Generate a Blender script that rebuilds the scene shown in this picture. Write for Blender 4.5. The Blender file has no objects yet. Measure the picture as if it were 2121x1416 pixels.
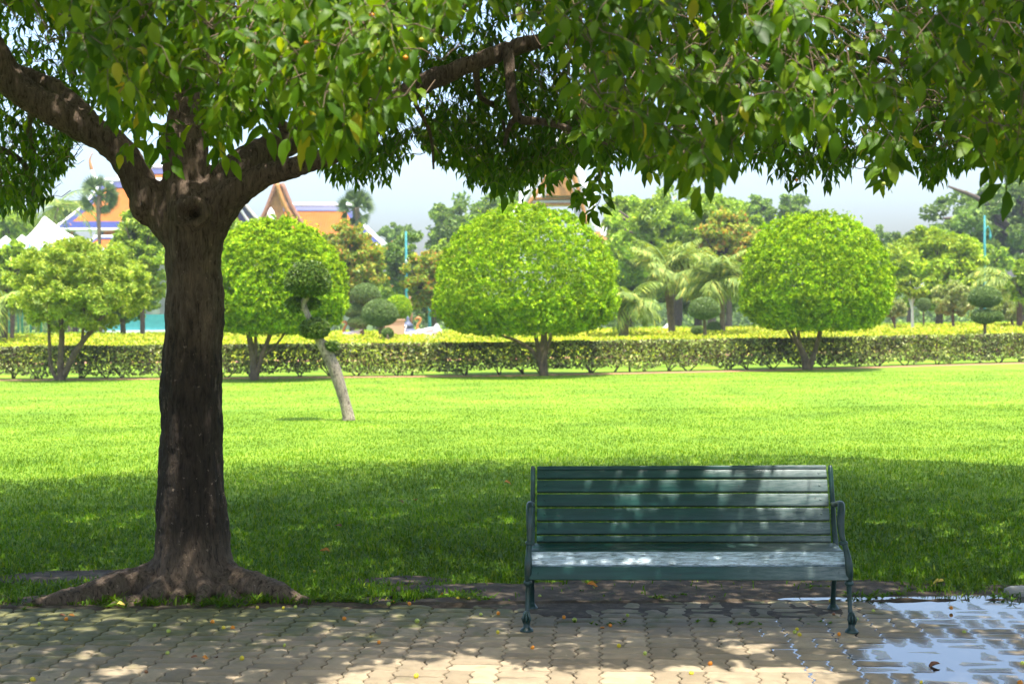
import bpy, math, random
import numpy as np
from mathutils import Vector

random.seed(7)
R = np.random.default_rng(11)
SC = bpy.context.scene
COL = SC.collection

# ------------------------------------------------------------------ camera
F = 3005.0                       # focal length in photo pixels (photo 2121 x 1416)
CAMZ = 1.7
PITCH = math.radians(1.07)
ROLL = math.radians(0.55)
fwd = np.array([0.0, math.cos(PITCH), -math.sin(PITCH)])
r0 = np.array([1.0, 0.0, 0.0]); u0 = np.cross(r0, fwd)
right = r0 * math.cos(ROLL) - u0 * math.sin(ROLL)
up = np.cross(right, fwd)
cam_d = bpy.data.cameras.new('camera')
cam = bpy.data.objects.new('camera', cam_d); COL.objects.link(cam)
from mathutils import Matrix
cam.matrix_world = Matrix(((right[0], up[0], -fwd[0], 0), (right[1], up[1], -fwd[1], 0), (right[2], up[2], -fwd[2], CAMZ), (0, 0, 0, 1)))
cam_d.sensor_width = 36
cam_d.lens = 36 * F / 2121
cam_d.clip_start = 0.1; cam_d.clip_end = 3000
cam_d.dof.use_dof = True
cam_d.dof.focus_distance = 8.6
cam_d.dof.aperture_fstop = 4.3
SC.camera = cam

# ------------------------------------------------------------------ sky, sun, exposure
SUN = np.array([0.11, -0.20, 0.965]); SUN /= np.linalg.norm(SUN)
el = math.asin(SUN[2]); az = math.atan2(SUN[0], SUN[1])
w = bpy.data.worlds.new('World'); SC.world = w; w.use_nodes = True
nt = w.node_tree
bg = nt.nodes['Background']
sky = nt.nodes.new('ShaderNodeTexSky')
sky.sky_type = 'NISHITA'; sky.sun_disc = False
sky.sun_elevation = el; sky.sun_rotation = az
sky.air_density = 1.0; sky.dust_density = 4.7; sky.ozone_density = 4.0
nt.links.new(sky.outputs[0], bg.inputs[0]); bg.inputs[1].default_value = 0.15
sl = bpy.data.lights.new('sun', 'SUN'); sl.energy = 2.85; sl.angle = math.radians(0.53); sl.color = (1, 0.955, 0.87)
so = bpy.data.objects.new('sun', sl); COL.objects.link(so)
so.rotation_euler = Vector(SUN).to_track_quat('Z', 'Y').to_euler(); so.location = (0, 0, 30)
vs = SC.view_settings
vs.view_transform = 'Standard'; vs.look = 'None'; vs.exposure = 1.80; vs.gamma = 1; vs.use_curve_mapping = False
cy = SC.cycles
cy.max_bounces = 8; cy.diffuse_bounces = 4; cy.glossy_bounces = 3; cy.transmission_bounces = 5; cy.transparent_max_bounces = 8
cy.sample_clamp_indirect = 6
cy.use_denoising = True


def at(px, py, Y):
    d = fwd + right * ((px - 1060.5) / F) + up * ((708 - py) / F)
    return np.array([0, 0, CAMZ]) + d * (Y / d[1])


def gnd(px, py, z=0.0):
    d = fwd + right * ((px - 1060.5) / F) + up * ((708 - py) / F)
    return np.array([0, 0, CAMZ]) + d * ((z - CAMZ) / d[2])


def norm(a):
    return a / np.maximum(np.linalg.norm(a, axis=-1, keepdims=True), 1e-9)


def hsh(ix, iy, iz, seed):
    h = (ix * 374761393 + iy * 668265263 + iz * 2147483647 + seed * 144665) & 0xFFFFFFFF
    h = ((h ^ (h >> 13)) * 1274126177) & 0xFFFFFFFF
    return ((h ^ (h >> 16)) & 0xFFFFFF) / float(0xFFFFFF)


def vnoise(P, scale, seed=0):
    """value noise in -1..1"""
    P = np.asarray(P, float)
    if P.shape[-1] == 2:
        P = np.concatenate([P, np.zeros(P.shape[:-1] + (1,))], -1)
    Q = P * scale + 1000.0
    I = np.floor(Q).astype(np.int64); f = Q - I; f = f * f * (3 - 2 * f)
    out = 0
    for dx in (0, 1):
        for dy in (0, 1):
            for dz in (0, 1):
                wgt = (f[..., 0] if dx else 1 - f[..., 0]) * (f[..., 1] if dy else 1 - f[..., 1]) * (f[..., 2] if dz else 1 - f[..., 2])
                out = out + wgt * hsh(I[..., 0] + dx, I[..., 1] + dy, I[..., 2] + dz, seed)
    return out * 2 - 1


def fbm(P, scale, seed=0, o=3):
    s = 0; a = 1; t = 0
    for i in range(o):
        s = s + a * vnoise(P, scale * 2 ** i, seed + i); t += a; a *= 0.5
    return s / t


# ------------------------------------------------------------------ mesh building
class MB:
    def __init__(s):
        s.V = []; s.Fc = []; s.n = 0

    def add(s, V, Fa, mat=0, smooth=True):
        V = np.asarray(V, float).reshape(-1, 3)
        Fa = np.asarray(Fa, np.int64)
        s.V.append(V); s.Fc.append((Fa + s.n, mat, smooth)); s.n += len(V)

    def tube(s, pts, rad, n=10, mat=0, caps=True, flat=1.0, smooth=True, side=None):
        pts = np.asarray(pts, float); m = len(pts)
        rad = np.broadcast_to(np.asarray(rad, float), (m,))
        T = np.gradient(pts, axis=0); T = norm(T)
        ref = np.array([0.0, 0.0, 1.0]) if abs(T[0][2]) < 0.9 else np.array([1.0, 0, 0])
        if side is not None: ref = np.asarray(side, float)
        A = []
        a = ref - T[0] * ref.dot(T[0]); a /= np.linalg.norm(a)
        for i in range(m):
            if side is not None: a = ref - T[i] * ref.dot(T[i])
            else: a = a - T[i] * a.dot(T[i])
            a = a / max(np.linalg.norm(a), 1e-9); A.append(a)
        A = np.array(A); B = np.cross(T, A)
        th = np.linspace(0, 2 * np.pi, n, endpoint=False)
        V = pts[:, None] + rad[:, None, None] * (np.cos(th)[None, :, None] * A[:, None] + flat * np.sin(th)[None, :, None] * B[:, None])
        V = V.reshape(-1, 3)
        i, j = np.meshgrid(np.arange(m - 1), np.arange(n), indexing='ij'); i = i.ravel(); j = j.ravel()
        k = (j + 1) % n
        Fq = np.stack([i * n + j, i * n + k, (i + 1) * n + k, (i + 1) * n + j], 1)
        if caps:
            V = np.concatenate([V, pts[:1], pts[-1:]])
            jj = np.arange(n); kk = (jj + 1) % n
            c0 = np.stack([kk, jj, np.full(n, m * n)], 1); c1 = np.stack([(m - 1) * n + jj, (m - 1) * n + kk, np.full(n, m * n + 1)], 1)
            base = s.n
            s.V.append(V); s.n += len(V)
            s.Fc.append((Fq + base, mat, smooth)); s.Fc.append((c0 + base, mat, smooth)); s.Fc.append((c1 + base, mat, smooth))
        else:
            s.add(V, Fq, mat, smooth)

    def box(s, c, size, mat=0, X=(1, 0, 0), Y=(0, 1, 0), Z=(0, 0, 1)):
        c = np.asarray(c, float); X, Y, Z = map(lambda a: np.asarray(a, float), (X, Y, Z))
        hx, hy, hz = [q / 2 for q in size]
        V = [c + X * hx * a + Y * hy * b + Z * hz * d for a, b, d in ((-1, -1, -1), (1, -1, -1), (1, 1, -1), (-1, 1, -1), (-1, -1, 1), (1, -1, 1), (1, 1, 1), (-1, 1, 1))]
        s.add(V, [[0, 3, 2, 1], [4, 5, 6, 7], [0, 1, 5, 4], [1, 2, 6, 5], [2, 3, 7, 6], [3, 0, 4, 7]], mat, False)

    def rbox(s, c, size, r=0.006, mat=0, X=(1, 0, 0), Y=(0, 1, 0), Z=(0, 0, 1), nx=1):
        """box with rounded long edges: profile in Y-Z extruded along X"""
        c = np.asarray(c, float); X, Y, Z = map(lambda a: np.asarray(a, float), (X, Y, Z))
        hy, hz = size[1] / 2, size[2] / 2
        prof = []
        for (sy, sz, a0) in ((1, 1, 0), (-1, 1, 90), (-1, -1, 180), (1, -1, 270)):
            for a in (0, 30, 60, 90):
                t = math.radians(a0 + a)
                prof.append(((hy - r) * sy + r * math.cos(t), (hz - r) * sz + r * math.sin(t)))
        n = len(prof); st = []
        hx = size[0] / 2
        xs = [(-hx, .72), (-hx + r * .4, .93), (-hx + r, 1)] + [(-hx + size[0] * (q + 1) / (nx + 1), 1) for q in range(nx)] + [(hx - r, 1), (hx - r * .4, .93), (hx, .72)]
        V = []
        for x, k in xs:
            for (y, z) in prof:
                yy = y - (1 - k) * r * 2 * np.sign(y); zz = z - (1 - k) * r * 2 * np.sign(z)
                V.append(c + X * x + Y * yy + Z * zz)
        m = len(xs); Fq = []
        for i in range(m - 1):
            for j in range(n):
                k = (j + 1) % n
                Fq.append([i * n + j, (i + 1) * n + j, (i + 1) * n + k, i * n + k])
        base = s.n
        s.add(V, Fq, mat, True)
        s.Fc.append((np.array([list(range(n))]) + base, mat, False)); s.Fc.append((np.array([list(range(n))[::-1]]) + base + (m - 1) * n, mat, False))

    def lathe(s, c, prof, n=20, mat=0, squash=1.0):
        prof = np.asarray(prof, float); m = len(prof)
        th = np.linspace(0, 2 * np.pi, n, endpoint=False)
        V = np.stack([prof[:, 0][:, None] * np.cos(th), prof[:, 0][:, None] * np.sin(th) * squash, np.repeat(prof[:, 1][:, None], n, 1)], -1).reshape(-1, 3) + np.asarray(c)
        i, j = np.meshgrid(np.arange(m - 1), np.arange(n), indexing='ij'); i = i.ravel(); j = j.ravel(); k = (j + 1) % n
        s.add(V, np.stack([i * n + j, i * n + k, (i + 1) * n + k, (i + 1) * n + j], 1), mat)

    def grid(s, Pg, mat=0, smooth=True):
        Pg = np.asarray(Pg, float); a, b = Pg.shape[:2]
        i, j = np.meshgrid(np.arange(a - 1), np.arange(b - 1), indexing='ij'); i = i.ravel(); j = j.ravel()
        s.add(Pg.reshape(-1, 3), np.stack([i * b + j, (i + 1) * b + j, (i + 1) * b + j + 1, i * b + j + 1], 1), mat, smooth)

    def mesh(s, name):
        me = bpy.data.meshes.new(name)
        V = np.concatenate(s.V)
        tot = []; idx = []; mi = []; sm = []
        for Fa, m, smo in s.Fc:
            if len(Fa) == 0: continue
            tot.append(np.full(len(Fa), Fa.shape[1])); idx.append(Fa.ravel())
            mi.append(np.broadcast_to(np.asarray(m), (len(Fa),))); sm.append(np.full(len(Fa), smo))
        tot = np.concatenate(tot); idx = np.concatenate(idx); mi = np.concatenate(mi); sm = np.concatenate(sm)
        me.vertices.add(len(V)); me.vertices.foreach_set('co', V.astype(np.float32).ravel())
        me.loops.add(len(idx)); me.loops.foreach_set('vertex_index', idx.astype(np.int32))
        me.polygons.add(len(tot))
        me.polygons.foreach_set('loop_start', np.concatenate([[0], np.cumsum(tot)[:-1]]).astype(np.int32))
        me.polygons.foreach_set('material_index', mi.astype(np.int32))
        me.polygons.foreach_set('use_smooth', sm.astype(bool))
        me.update(calc_edges=True)
        return me

    def build(s, name, mats, parent=None):
        me = s.mesh(name)
        for m in (mats if isinstance(mats, (list, tuple)) else [mats]): me.materials.append(m)
        o = bpy.data.objects.new(name, me); COL.objects.link(o)
        if parent is not None:
            o.parent = parent
            if parent.get('_root'): o.matrix_parent_inverse = Matrix.Identity(4)
            # geometry is made in world space: shift into the parent's space
            L = world_loc(parent)
            me.transform(Matrix.Translation(-L))
        return o


def world_loc(o):
    L = Vector((0, 0, 0))
    while o is not None:
        L += o.location; o = o.parent
    return L


def tag(o, label, cat, group=None):
    o['label'] = label; o['category'] = cat
    if group: o['group'] = group
    return o


def thing(name, label, cat, loc, group=None):
    o = bpy.data.objects.new(name, None); COL.objects.link(o)
    o.location = tuple(float(v) for v in loc); o.empty_display_size = 0.2
    return tag(o, label, cat, group)


def kind(o, k):
    o['kind'] = k; return o


# ------------------------------------------------------------------ materials
def newmat(name):
    m = bpy.data.materials.new(name); m.use_nodes = True
    return m, m.node_tree, m.node_tree.nodes['Principled BSDF']


def N(t, ty, **kw):
    n = t.nodes.new(ty)
    for k, v in kw.items():
        if hasattr(n, k): setattr(n, k, v)
        else: n.inputs[k.replace('_', ' ')].default_value = v
    return n


def ramp(t, stops, src, interp='LINEAR'):
    r = t.nodes.new('ShaderNodeValToRGB'); cr = r.color_ramp; cr.interpolation = interp
    while len(cr.elements) < len(stops): cr.elements.new(0.5)
    for e, (p, c) in zip(cr.elements, stops):
        e.position = p; e.color = (c[0], c[1], c[2], 1)
    t.links.new(src, r.inputs[0]); return r.outputs[0]


def mixc(t, fac, a, b, mode='MIX'):
    n = t.nodes.new('ShaderNodeMix'); n.data_type = 'RGBA'; n.blend_type = mode
    for sck, v in ((n.inputs[0], fac), (n.inputs[6], a), (n.inputs[7], b)):
        if isinstance(v, (int, float)): sck.default_value = v
        elif isinstance(v, (tuple, list)): sck.default_value = (v[0], v[1], v[2], 1)
        else: t.links.new(v, sck)
    return n.outputs[2]


def noise(t, scale, detail=4, rough=0.55, vec=None, dist=0):
    n = N(t, 'ShaderNodeTexNoise', Scale=scale, Detail=detail, Roughness=rough, Distortion=dist)
    if vec is not None: t.links.new(vec, n.inputs['Vector'])
    return n.outputs['Fac']


def coords(t, scale=(1, 1, 1), kind_='Object'):
    tc = t.nodes.new('ShaderNodeTexCoord'); mp = t.nodes.new('ShaderNodeMapping')
    mp.inputs['Scale'].default_value = scale
    t.links.new(tc.outputs[kind_], mp.inputs[0]); return mp.outputs[0]


def bump(t, p, h, strength=0.5, dist=0.01):
    b = N(t, 'ShaderNodeBump', Strength=strength, Distance=dist)
    t.links.new(h, b.inputs['Height']); t.links.new(b.outputs[0], p.inputs['Normal']); return b


def mat_leaf(name, cols, trans=None, tfac=0.35, rough=0.45, spec=0.4, clump=0.0, cscale=1.0):
    """cols: list of (pos, colour) over each leaf's own random number"""
    m, t, p = newmat(name)
    g = t.nodes.new('ShaderNodeNewGeometry')
    c = ramp(t, cols, g.outputs['Random Per Island'])
    if clump:
        v = coords(t)
        c2 = ramp(t, [(0.35, (1 - clump,) * 3), (0.65, (1 + clump * .6, 1 + clump * .6, 1))], noise(t, cscale, 2, .5, v))
        c = mixc(t, 1.0, c, c2, 'MULTIPLY')
    t.links.new(c, p.inputs['Base Color']); p.inputs['Roughness'].default_value = rough
    p.inputs['Specular IOR Level'].default_value = spec
    tr = t.nodes.new('ShaderNodeBsdfTranslucent')
    tc = mixc(t, 1.0, c, trans or (1.5, 1.5, .55), 'MULTIPLY')
    t.links.new(tc, tr.inputs[0])
    mx = t.nodes.new('ShaderNodeMixShader'); mx.inputs[0].default_value = tfac
    out = t.nodes['Material Output']
    t.links.new(p.outputs[0], mx.inputs[1]); t.links.new(tr.outputs[0], mx.inputs[2]); t.links.new(mx.outputs[0], out.inputs[0])
    return m


def mat_plain(name, col, rough=0.6, var=0.15, scale=6, bmp=0.0, bscale=30, spec=0.4, metal=0.0):
    m, t, p = newmat(name); v = coords(t)
    n = noise(t, scale, 5, .6, v)
    c = ramp(t, [(0.3, tuple(x * (1 - var) for x in col)), (0.7, tuple(min(1, x * (1 + var)) for x in col))], n)
    t.links.new(c, p.inputs['Base Color']); p.inputs['Roughness'].default_value = rough
    p.inputs['Specular IOR Level'].default_value = spec; p.inputs['Metallic'].default_value = metal
    if bmp: bump(t, p, noise(t, bscale, 5, .6, v), bmp, 0.01)
    return m


M = {}
# big tree
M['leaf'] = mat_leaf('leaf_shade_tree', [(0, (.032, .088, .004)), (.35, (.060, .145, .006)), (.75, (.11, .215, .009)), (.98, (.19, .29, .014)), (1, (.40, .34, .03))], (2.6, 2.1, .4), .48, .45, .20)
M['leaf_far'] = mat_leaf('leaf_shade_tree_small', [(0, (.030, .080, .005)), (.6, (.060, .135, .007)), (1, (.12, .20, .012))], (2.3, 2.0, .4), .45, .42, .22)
M['round'] = mat_leaf('leaf_round_tree', [(0, (.13, .26, .010)), (.5, (.27, .44, .014)), (1, (.50, .62, .025))], (1.25, 1.2, .4), .35, .55, .15, .25, 1.6)
M['loose'] = mat_leaf('leaf_loose_tree', [(0, (.20, .31, .035)), (.5, (.34, .46, .055)), (1, (.54, .60, .10))], (1.3, 1.2, .5), .35, .5, .3, .2, 1.2)
M['pruned'] = mat_leaf('leaf_pruned', [(0, (.045, .095, .014)), (.6, (.10, .18, .028)), (1, (.26, .34, .06))], (1.5, 1.5, .5), .25, .35, .5)
M['ball'] = mat_leaf('leaf_ball', [(0, (.08, .14, .035)), (.6, (.15, .23, .055)), (1, (.24, .32, .08))], (1.2, 1.3, .5), .2, .45, .4)
M['dark'] = mat_leaf('leaf_dark_tree', [(0, (.11, .18, .045)), (.6, (.19, .29, .065)), (1, (.31, .41, .09))], (1.2, 1.3, .6), .3, .5, .35, .35, .35)
M['midg'] = mat_leaf('leaf_mid_tree', [(0, (.17, .28, .03)), (.6, (.31, .45, .045)), (1, (.47, .58, .06))], (1.2, 1.2, .5), .3, .5, .35, .3, .5)
M['yell'] = mat_leaf('leaf_yellow_tree', [(0, (.20, .33, .02)), (.6, (.36, .50, .03)), (1, (.54, .62, .05))], (1.2, 1.1, .4), .3, .5, .35, .3, .5)
M['orange'] = mat_leaf('leaf_orange_tree', [(0, (.15, .25, .03)), (.55, (.33, .43, .04)), (.8, (.50, .46, .06)), (.93, (.50, .30, .06)), (1, (.60, .22, .06))], (1.2, 1.1, .5), .3, .5, .35, .3, .5)
M['pale'] = mat_leaf('leaf_pale_bush', [(0, (.22, .30, .08)), (.6, (.36, .42, .13)), (1, (.50, .50, .2))], (1.1, 1.1, .5), .3, .5, .3, .2, .8)
M['hedge'] = mat_leaf('leaf_hedge', [(0, (.09, .065, .04)), (.22, (.14, .10, .06)), (.4, (.10, .15, .035)), (.62, (.20, .28, .055)), (.8, (.46, .53, .18)), (1, (.66, .68, .32))], (1.1, 1.2, .5), .22, .45, .4, .35, 1.2)
M['hedgey'] = mat_leaf('leaf_yellow_hedge', [(0, (.24, .32, .02)), (.4, (.44, .50, .03)), (.9, (.68, .66, .06)), (1, (.7, .5, .12))], (1.1, 1.1, .4), .3, .5, .35, .25, .8)
M['palm'] = mat_leaf('leaf_palm', [(0, (.13, .20, .035)), (.6, (.22, .31, .05)), (.9, (.36, .42, .08)), (1, (.55, .48, .08))], (1.2, 1.2, .4), .3, .55, .3)
M['palmd'] = mat_leaf('leaf_fan_palm', [(0, (.05, .09, .03)), (.7, (.10, .16, .05)), (1, (.18, .24, .08))], (1.2, 1.2, .5), .25, .5, .3)
M['grass'] = mat_leaf('grass_blade', [(0, (.055, .15, .006)), (.5, (.105, .235, .010)), (.9, (.18, .31, .016)), (1, (.28, .36, .05))], (1.6, 1.3, .35), .40, .5, .14, .26, .55)


def make_bark(name, base, dark, scale=1.0, stain=None, vstretch=0.18, bstr=0.9, bd=0.02):
    m, t, p = newmat(name)
    v = coords(t, (scale * 9, scale * 9, scale * 9 * vstretch)); v2 = coords(t)
    n1 = noise(t, 5, 10, .75, v, .8); n2 = noise(t, 2.2 * scale, 6, .65, v2)
    n3 = noise(t, 26 * scale, 4, .7, v2)
    c = ramp(t, [(.36, dark), (.47, tuple(x * .75 for x in base)), (.56, base), (.75, tuple(min(1, x * 1.5) for x in base))], n1)
    c = mixc(t, 1.0, c, ramp(t, [(.3, (.6, .6, .6)), (.7, (1.25, 1.2, 1.1))], n2), 'MULTIPLY')
    if stain:
        z0, z1, col = stain
        sx = t.nodes.new('ShaderNodeSeparateXYZ'); tc = t.nodes.new('ShaderNodeTexCoord'); t.links.new(tc.outputs['Object'], sx.inputs[0])
        mr = N(t, 'ShaderNodeMapRange'); mr.inputs[1].default_value = z0; mr.inputs[2].default_value = z1
        t.links.new(sx.outputs[2], mr.inputs[0])
        vs_ = coords(t, (5, 5, 1.2))
        ad = t.nodes.new('ShaderNodeMath'); ad.operation = 'ADD'; t.links.new(mr.outputs[0], ad.inputs[0])
        ms = t.nodes.new('ShaderNodeMath'); ms.operation = 'MULTIPLY_ADD'; ms.inputs[1].default_value = 1.5; ms.inputs[2].default_value = -.75
        t.links.new(noise(t, 1.3, 6, .6, vs_), ms.inputs[0]); t.links.new(ms.outputs[0], ad.inputs[1])
        # 0 below z0 -> stained
        f = ramp(t, [(.32, (1, 1, 1)), (.62, (0, 0, 0))], ad.outputs[0])
        mr2 = N(t, 'ShaderNodeMapRange'); mr2.inputs[1].default_value = .40; mr2.inputs[2].default_value = .16
        t.links.new(sx.outputs[2], mr2.inputs[0])
        f2 = mixc(t, mr2.outputs[0], f, (0.05, 0.05, 0.05))
        f3 = mixc(t, 1.0, f2, (.80, .80, .80), 'MULTIPLY')
        c = mixc(t, f3, c, mixc(t, .12, col, c))
    # pale lichen flecks and flaked patches of lighter bark
    c = mixc(t, ramp(t, [(.60, (0, 0, 0)), (.68, (.55, .55, .55))], noise(t, 10 * scale, 6, .7, coords(t, (1, 1, .55)))), c, tuple(min(1, x * 1.3) for x in base))
    c = mixc(t, ramp(t, [(.66, (0, 0, 0)), (.70, (.6, .6, .6))], noise(t, 30 * scale, 4, .6, v2)), c, tuple(min(1, x * 2.0) for x in base))
    t.links.new(c, p.inputs['Base Color']); p.inputs['Roughness'].default_value = .85; p.inputs['Specular IOR Level'].default_value = .25
    h = t.nodes.new('ShaderNodeMath'); h.operation = 'ADD'; t.links.new(n1, h.inputs[0])
    h2 = t.nodes.new('ShaderNodeMath'); h2.operation = 'MULTIPLY'; h2.inputs[1].default_value = .35; t.links.new(n3, h2.inputs[0]); t.links.new(h2.outputs[0], h.inputs[1])
    bump(t, p, h.outputs[0], 1.0, bd * 2.6)
    return m


M['bark'] = make_bark('bark_shade_tree', (.27, .20, .148), (.042, .029, .021), 1.0, (1.0, 2.15, (.009, .0075, .006)))
M['barkp'] = make_bark('bark_pale', (.42, .36, .29), (.07, .055, .04), .7, None, .45, .7)
M['barks'] = make_bark('bark_stems', (.22, .17, .11), (.08, .06, .04), 2.0)
M['barkd'] = mat_plain('bark_dark', (.10, .075, .055), .9, .3, 8, .5, 20)
M['twig'] = mat_plain('twig', (.16, .11, .07), .8, .3, 30)
M['whitetrunk'] = mat_plain('whitewashed', (.6, .58, .52), .8, .15, 10)


def make_paint():
    m, t, p = newmat('bench_paint')
    v = coords(t, (1.5, 14, 14)); v2 = coords(t)
    n1 = noise(t, 5, 8, .7, v, .3)
    c = ramp(t, [(.3, (.004, .042, .034)), (.7, (.008, .068, .054))], noise(t, 3, 4, .6, v))
    wearn = ramp(t, [(.66, (0, 0, 0)), (.74, (.55, .55, .55))], noise(t, 7, 10, .75, v, .6))
    c = mixc(t, wearn, c, (.12, .15, .145))
    # sun patches painted in as pale grey, strongest towards the right end
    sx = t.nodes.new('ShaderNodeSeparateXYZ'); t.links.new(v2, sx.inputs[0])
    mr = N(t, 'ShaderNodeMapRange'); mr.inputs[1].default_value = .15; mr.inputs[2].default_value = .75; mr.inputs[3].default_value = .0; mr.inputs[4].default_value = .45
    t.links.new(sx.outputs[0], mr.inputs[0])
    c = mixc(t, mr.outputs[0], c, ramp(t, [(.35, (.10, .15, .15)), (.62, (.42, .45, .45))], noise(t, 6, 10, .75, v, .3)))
    spot = ramp(t, [(.70, (0, 0, 0)), (.74, (.8, .8, .8))], noise(t, 38, 3, .6, v2))
    c = mixc(t, spot, c, (.05, .045, .04))
    t.links.new(c, p.inputs['Base Color'])
    rr = ramp(t, [(.3, (.30, .30, .30)), (.75, (.52, .52, .52))], n1)
    t.links.new(rr, p.inputs['Roughness']); p.inputs['Specular IOR Level'].default_value = .42
    bump(t, p, noise(t, 9, 8, .7, v), .35, .004)
    return m


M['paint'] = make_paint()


def make_sky_sheen():
    m, t, p = newmat('bench_paint_sky_sheen')
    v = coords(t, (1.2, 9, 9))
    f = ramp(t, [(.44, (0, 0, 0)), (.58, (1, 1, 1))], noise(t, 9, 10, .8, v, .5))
    c = mixc(t, f, (.70, .84, .94), (.14, .20, .22))  # sky reflection painted in as a bluish-white base, mottled darker
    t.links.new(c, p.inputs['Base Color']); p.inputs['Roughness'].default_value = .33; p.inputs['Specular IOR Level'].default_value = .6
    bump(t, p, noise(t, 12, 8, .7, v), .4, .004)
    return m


M['sky_sheen'] = make_sky_sheen()
M['iron'] = mat_plain('cast_iron_painted', (.010, .042, .039), .34, .35, 14, .35, 60, .6)


def make_paver():
    m, t, p = newmat('paver')
    g = t.nodes.new('ShaderNodeNewGeometry'); v = coords(t)
    c = ramp(t, [(0, (.26, .205, .13)), (.5, (.33, .26, .17)), (1, (.40, .32, .21))], g.outputs['Random Per Island'])
    c = mixc(t, 1.0, c, ramp(t, [(.3, (.72, .72, .70)), (.7, (1.12, 1.1, 1.08))], noise(t, 7, 6, .65, v)), 'MULTIPLY')
    c = mixc(t, ramp(t, [(.62, (0, 0, 0)), (.75, (.5, .5, .5))], noise(t, 60, 3, .6, v)), c, (.10, .09, .07))
    # moss, most of it at the lawn edge and under the tree
    sx = t.nodes.new('ShaderNodeSeparateXYZ'); t.links.new(v, sx.inputs[0])
    my = N(t, 'ShaderNodeMapRange'); my.inputs[1].default_value = 7.0; my.inputs[2].default_value = 8.5; my.inputs[3].default_value = -.16; my.inputs[4].default_value = .20
    t.links.new(sx.outputs[1], my.inputs[0])
    mx_ = N(t, 'ShaderNodeMapRange'); mx_.inputs[1].default_value = 1.0; mx_.inputs[2].default_value = -2.6; mx_.inputs[3].default_value = -.10; mx_.inputs[4].default_value = .17
    t.links.new(sx.outputs[0], mx_.inputs[0])
    a = t.nodes.new('ShaderNodeMath'); a.operation = 'ADD'; t.links.new(my.outputs[0], a.inputs[0]); t.links.new(mx_.outputs[0], a.inputs[1])
    b = t.nodes.new('ShaderNodeMath'); b.operation = 'ADD'; t.links.new(a.outputs[0], b.inputs[0]); t.links.new(noise(t, 4.5, 7, .62, v), b.inputs[1])
    mf = ramp(t, [(.50, (0, 0, 0)), (.68, (.85, .85, .85))], b.outputs[0])
    mc = ramp(t, [(.3, (.06, .075, .018)), (.7, (.15, .15, .04))], noise(t, 18, 4, .6, v))
    c = mixc(t, mf, c, mc)
    wz = N(t, 'ShaderNodeMapRange'); wz.inputs[1].default_value = -.0004; wz.inputs[2].default_value = -.0036
    t.links.new(sx.outputs[2], wz.inputs[0])
    wx = N(t, 'ShaderNodeMapRange'); wx.inputs[1].default_value = 1.25; wx.inputs[2].default_value = 1.7; t.links.new(sx.outputs[0], wx.inputs[0])
    wm = t.nodes.new('ShaderNodeMath'); wm.operation = 'MULTIPLY'; t.links.new(wz.outputs[0], wm.inputs[0]); t.links.new(wx.outputs[0], wm.inputs[1])
    c = mixc(t, wm.outputs[0], c, mixc(t, 1.0, c, (.50, .50, .52), 'MULTIPLY'))
    t.links.new(c, p.inputs['Base Color']); p.inputs['Specular IOR Level'].default_value = .5
    rg = N(t, 'ShaderNodeMapRange'); rg.inputs[3].default_value = .82; rg.inputs[4].default_value = .16; t.links.new(wm.outputs[0], rg.inputs[0]); t.links.new(rg.outputs[0], p.inputs['Roughness'])
    bump(t, p, noise(t, 90, 5, .7, v), .5, .003)
    return m


M['paver'] = make_paver()
M['joint'] = mat_plain('joint_soil', (.035, .038, .016), .95, .5, 14, .6, 80)


def make_soil():
    m, t, p = newmat('soil'); v = coords(t)
    c = ramp(t, [(.3, (.045, .033, .022)), (.5, (.095, .070, .047)), (.72, (.20, .15, .105))], noise(t, 9, 8, .7, v))
    c = mixc(t, ramp(t, [(.60, (0, 0, 0)), (.72, (.7, .7, .7))], noise(t, 5, 5, .6, v)), c, (.055, .08, .018))
    t.links.new(c, p.inputs['Base Color']); p.inputs['Roughness'].default_value = .9; p.inputs['Specular IOR Level'].default_value = .3
    bump(t, p, noise(t, 45, 8, .75, v), .9, .012)
    return m


M['soil'] = make_soil()


def make_lawn():
    m, t, p = newmat('lawn_ground'); v = coords(t)
    c = ramp(t, [(.25, (.080, .18, .010)), (.5, (.145, .245, .014)), (.75, (.24, .31, .030))], noise(t, .55, 8, .68, v))
    c = mixc(t, 1.0, c, ramp(t, [(.3, (.74, .78, .7)), (.7, (1.18, 1.12, 1.1))], noise(t, 22, 6, .75, v)), 'MULTIPLY')
    t.links.new(c, p.inputs['Base Color']); p.inputs['Roughness'].default_value = .9; p.inputs['Specular IOR Level'].default_value = .2
    bump(t, p, noise(t, 40, 6, .75, v), .6, .02)
    return m


M['lawn'] = make_lawn()


def make_water():
    m, t, p = newmat('puddle_water'); v = coords(t)
    p.inputs['Base Color'].default_value = (.035, .035, .035, 1); p.inputs['Roughness'].default_value = .03
    p.inputs['IOR'].default_value = 2.0; p.inputs['Specular IOR Level'].default_value = 1.0
    bump(t, p, noise(t, 30, 3, .5, v), .02, .002)
    return m


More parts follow.
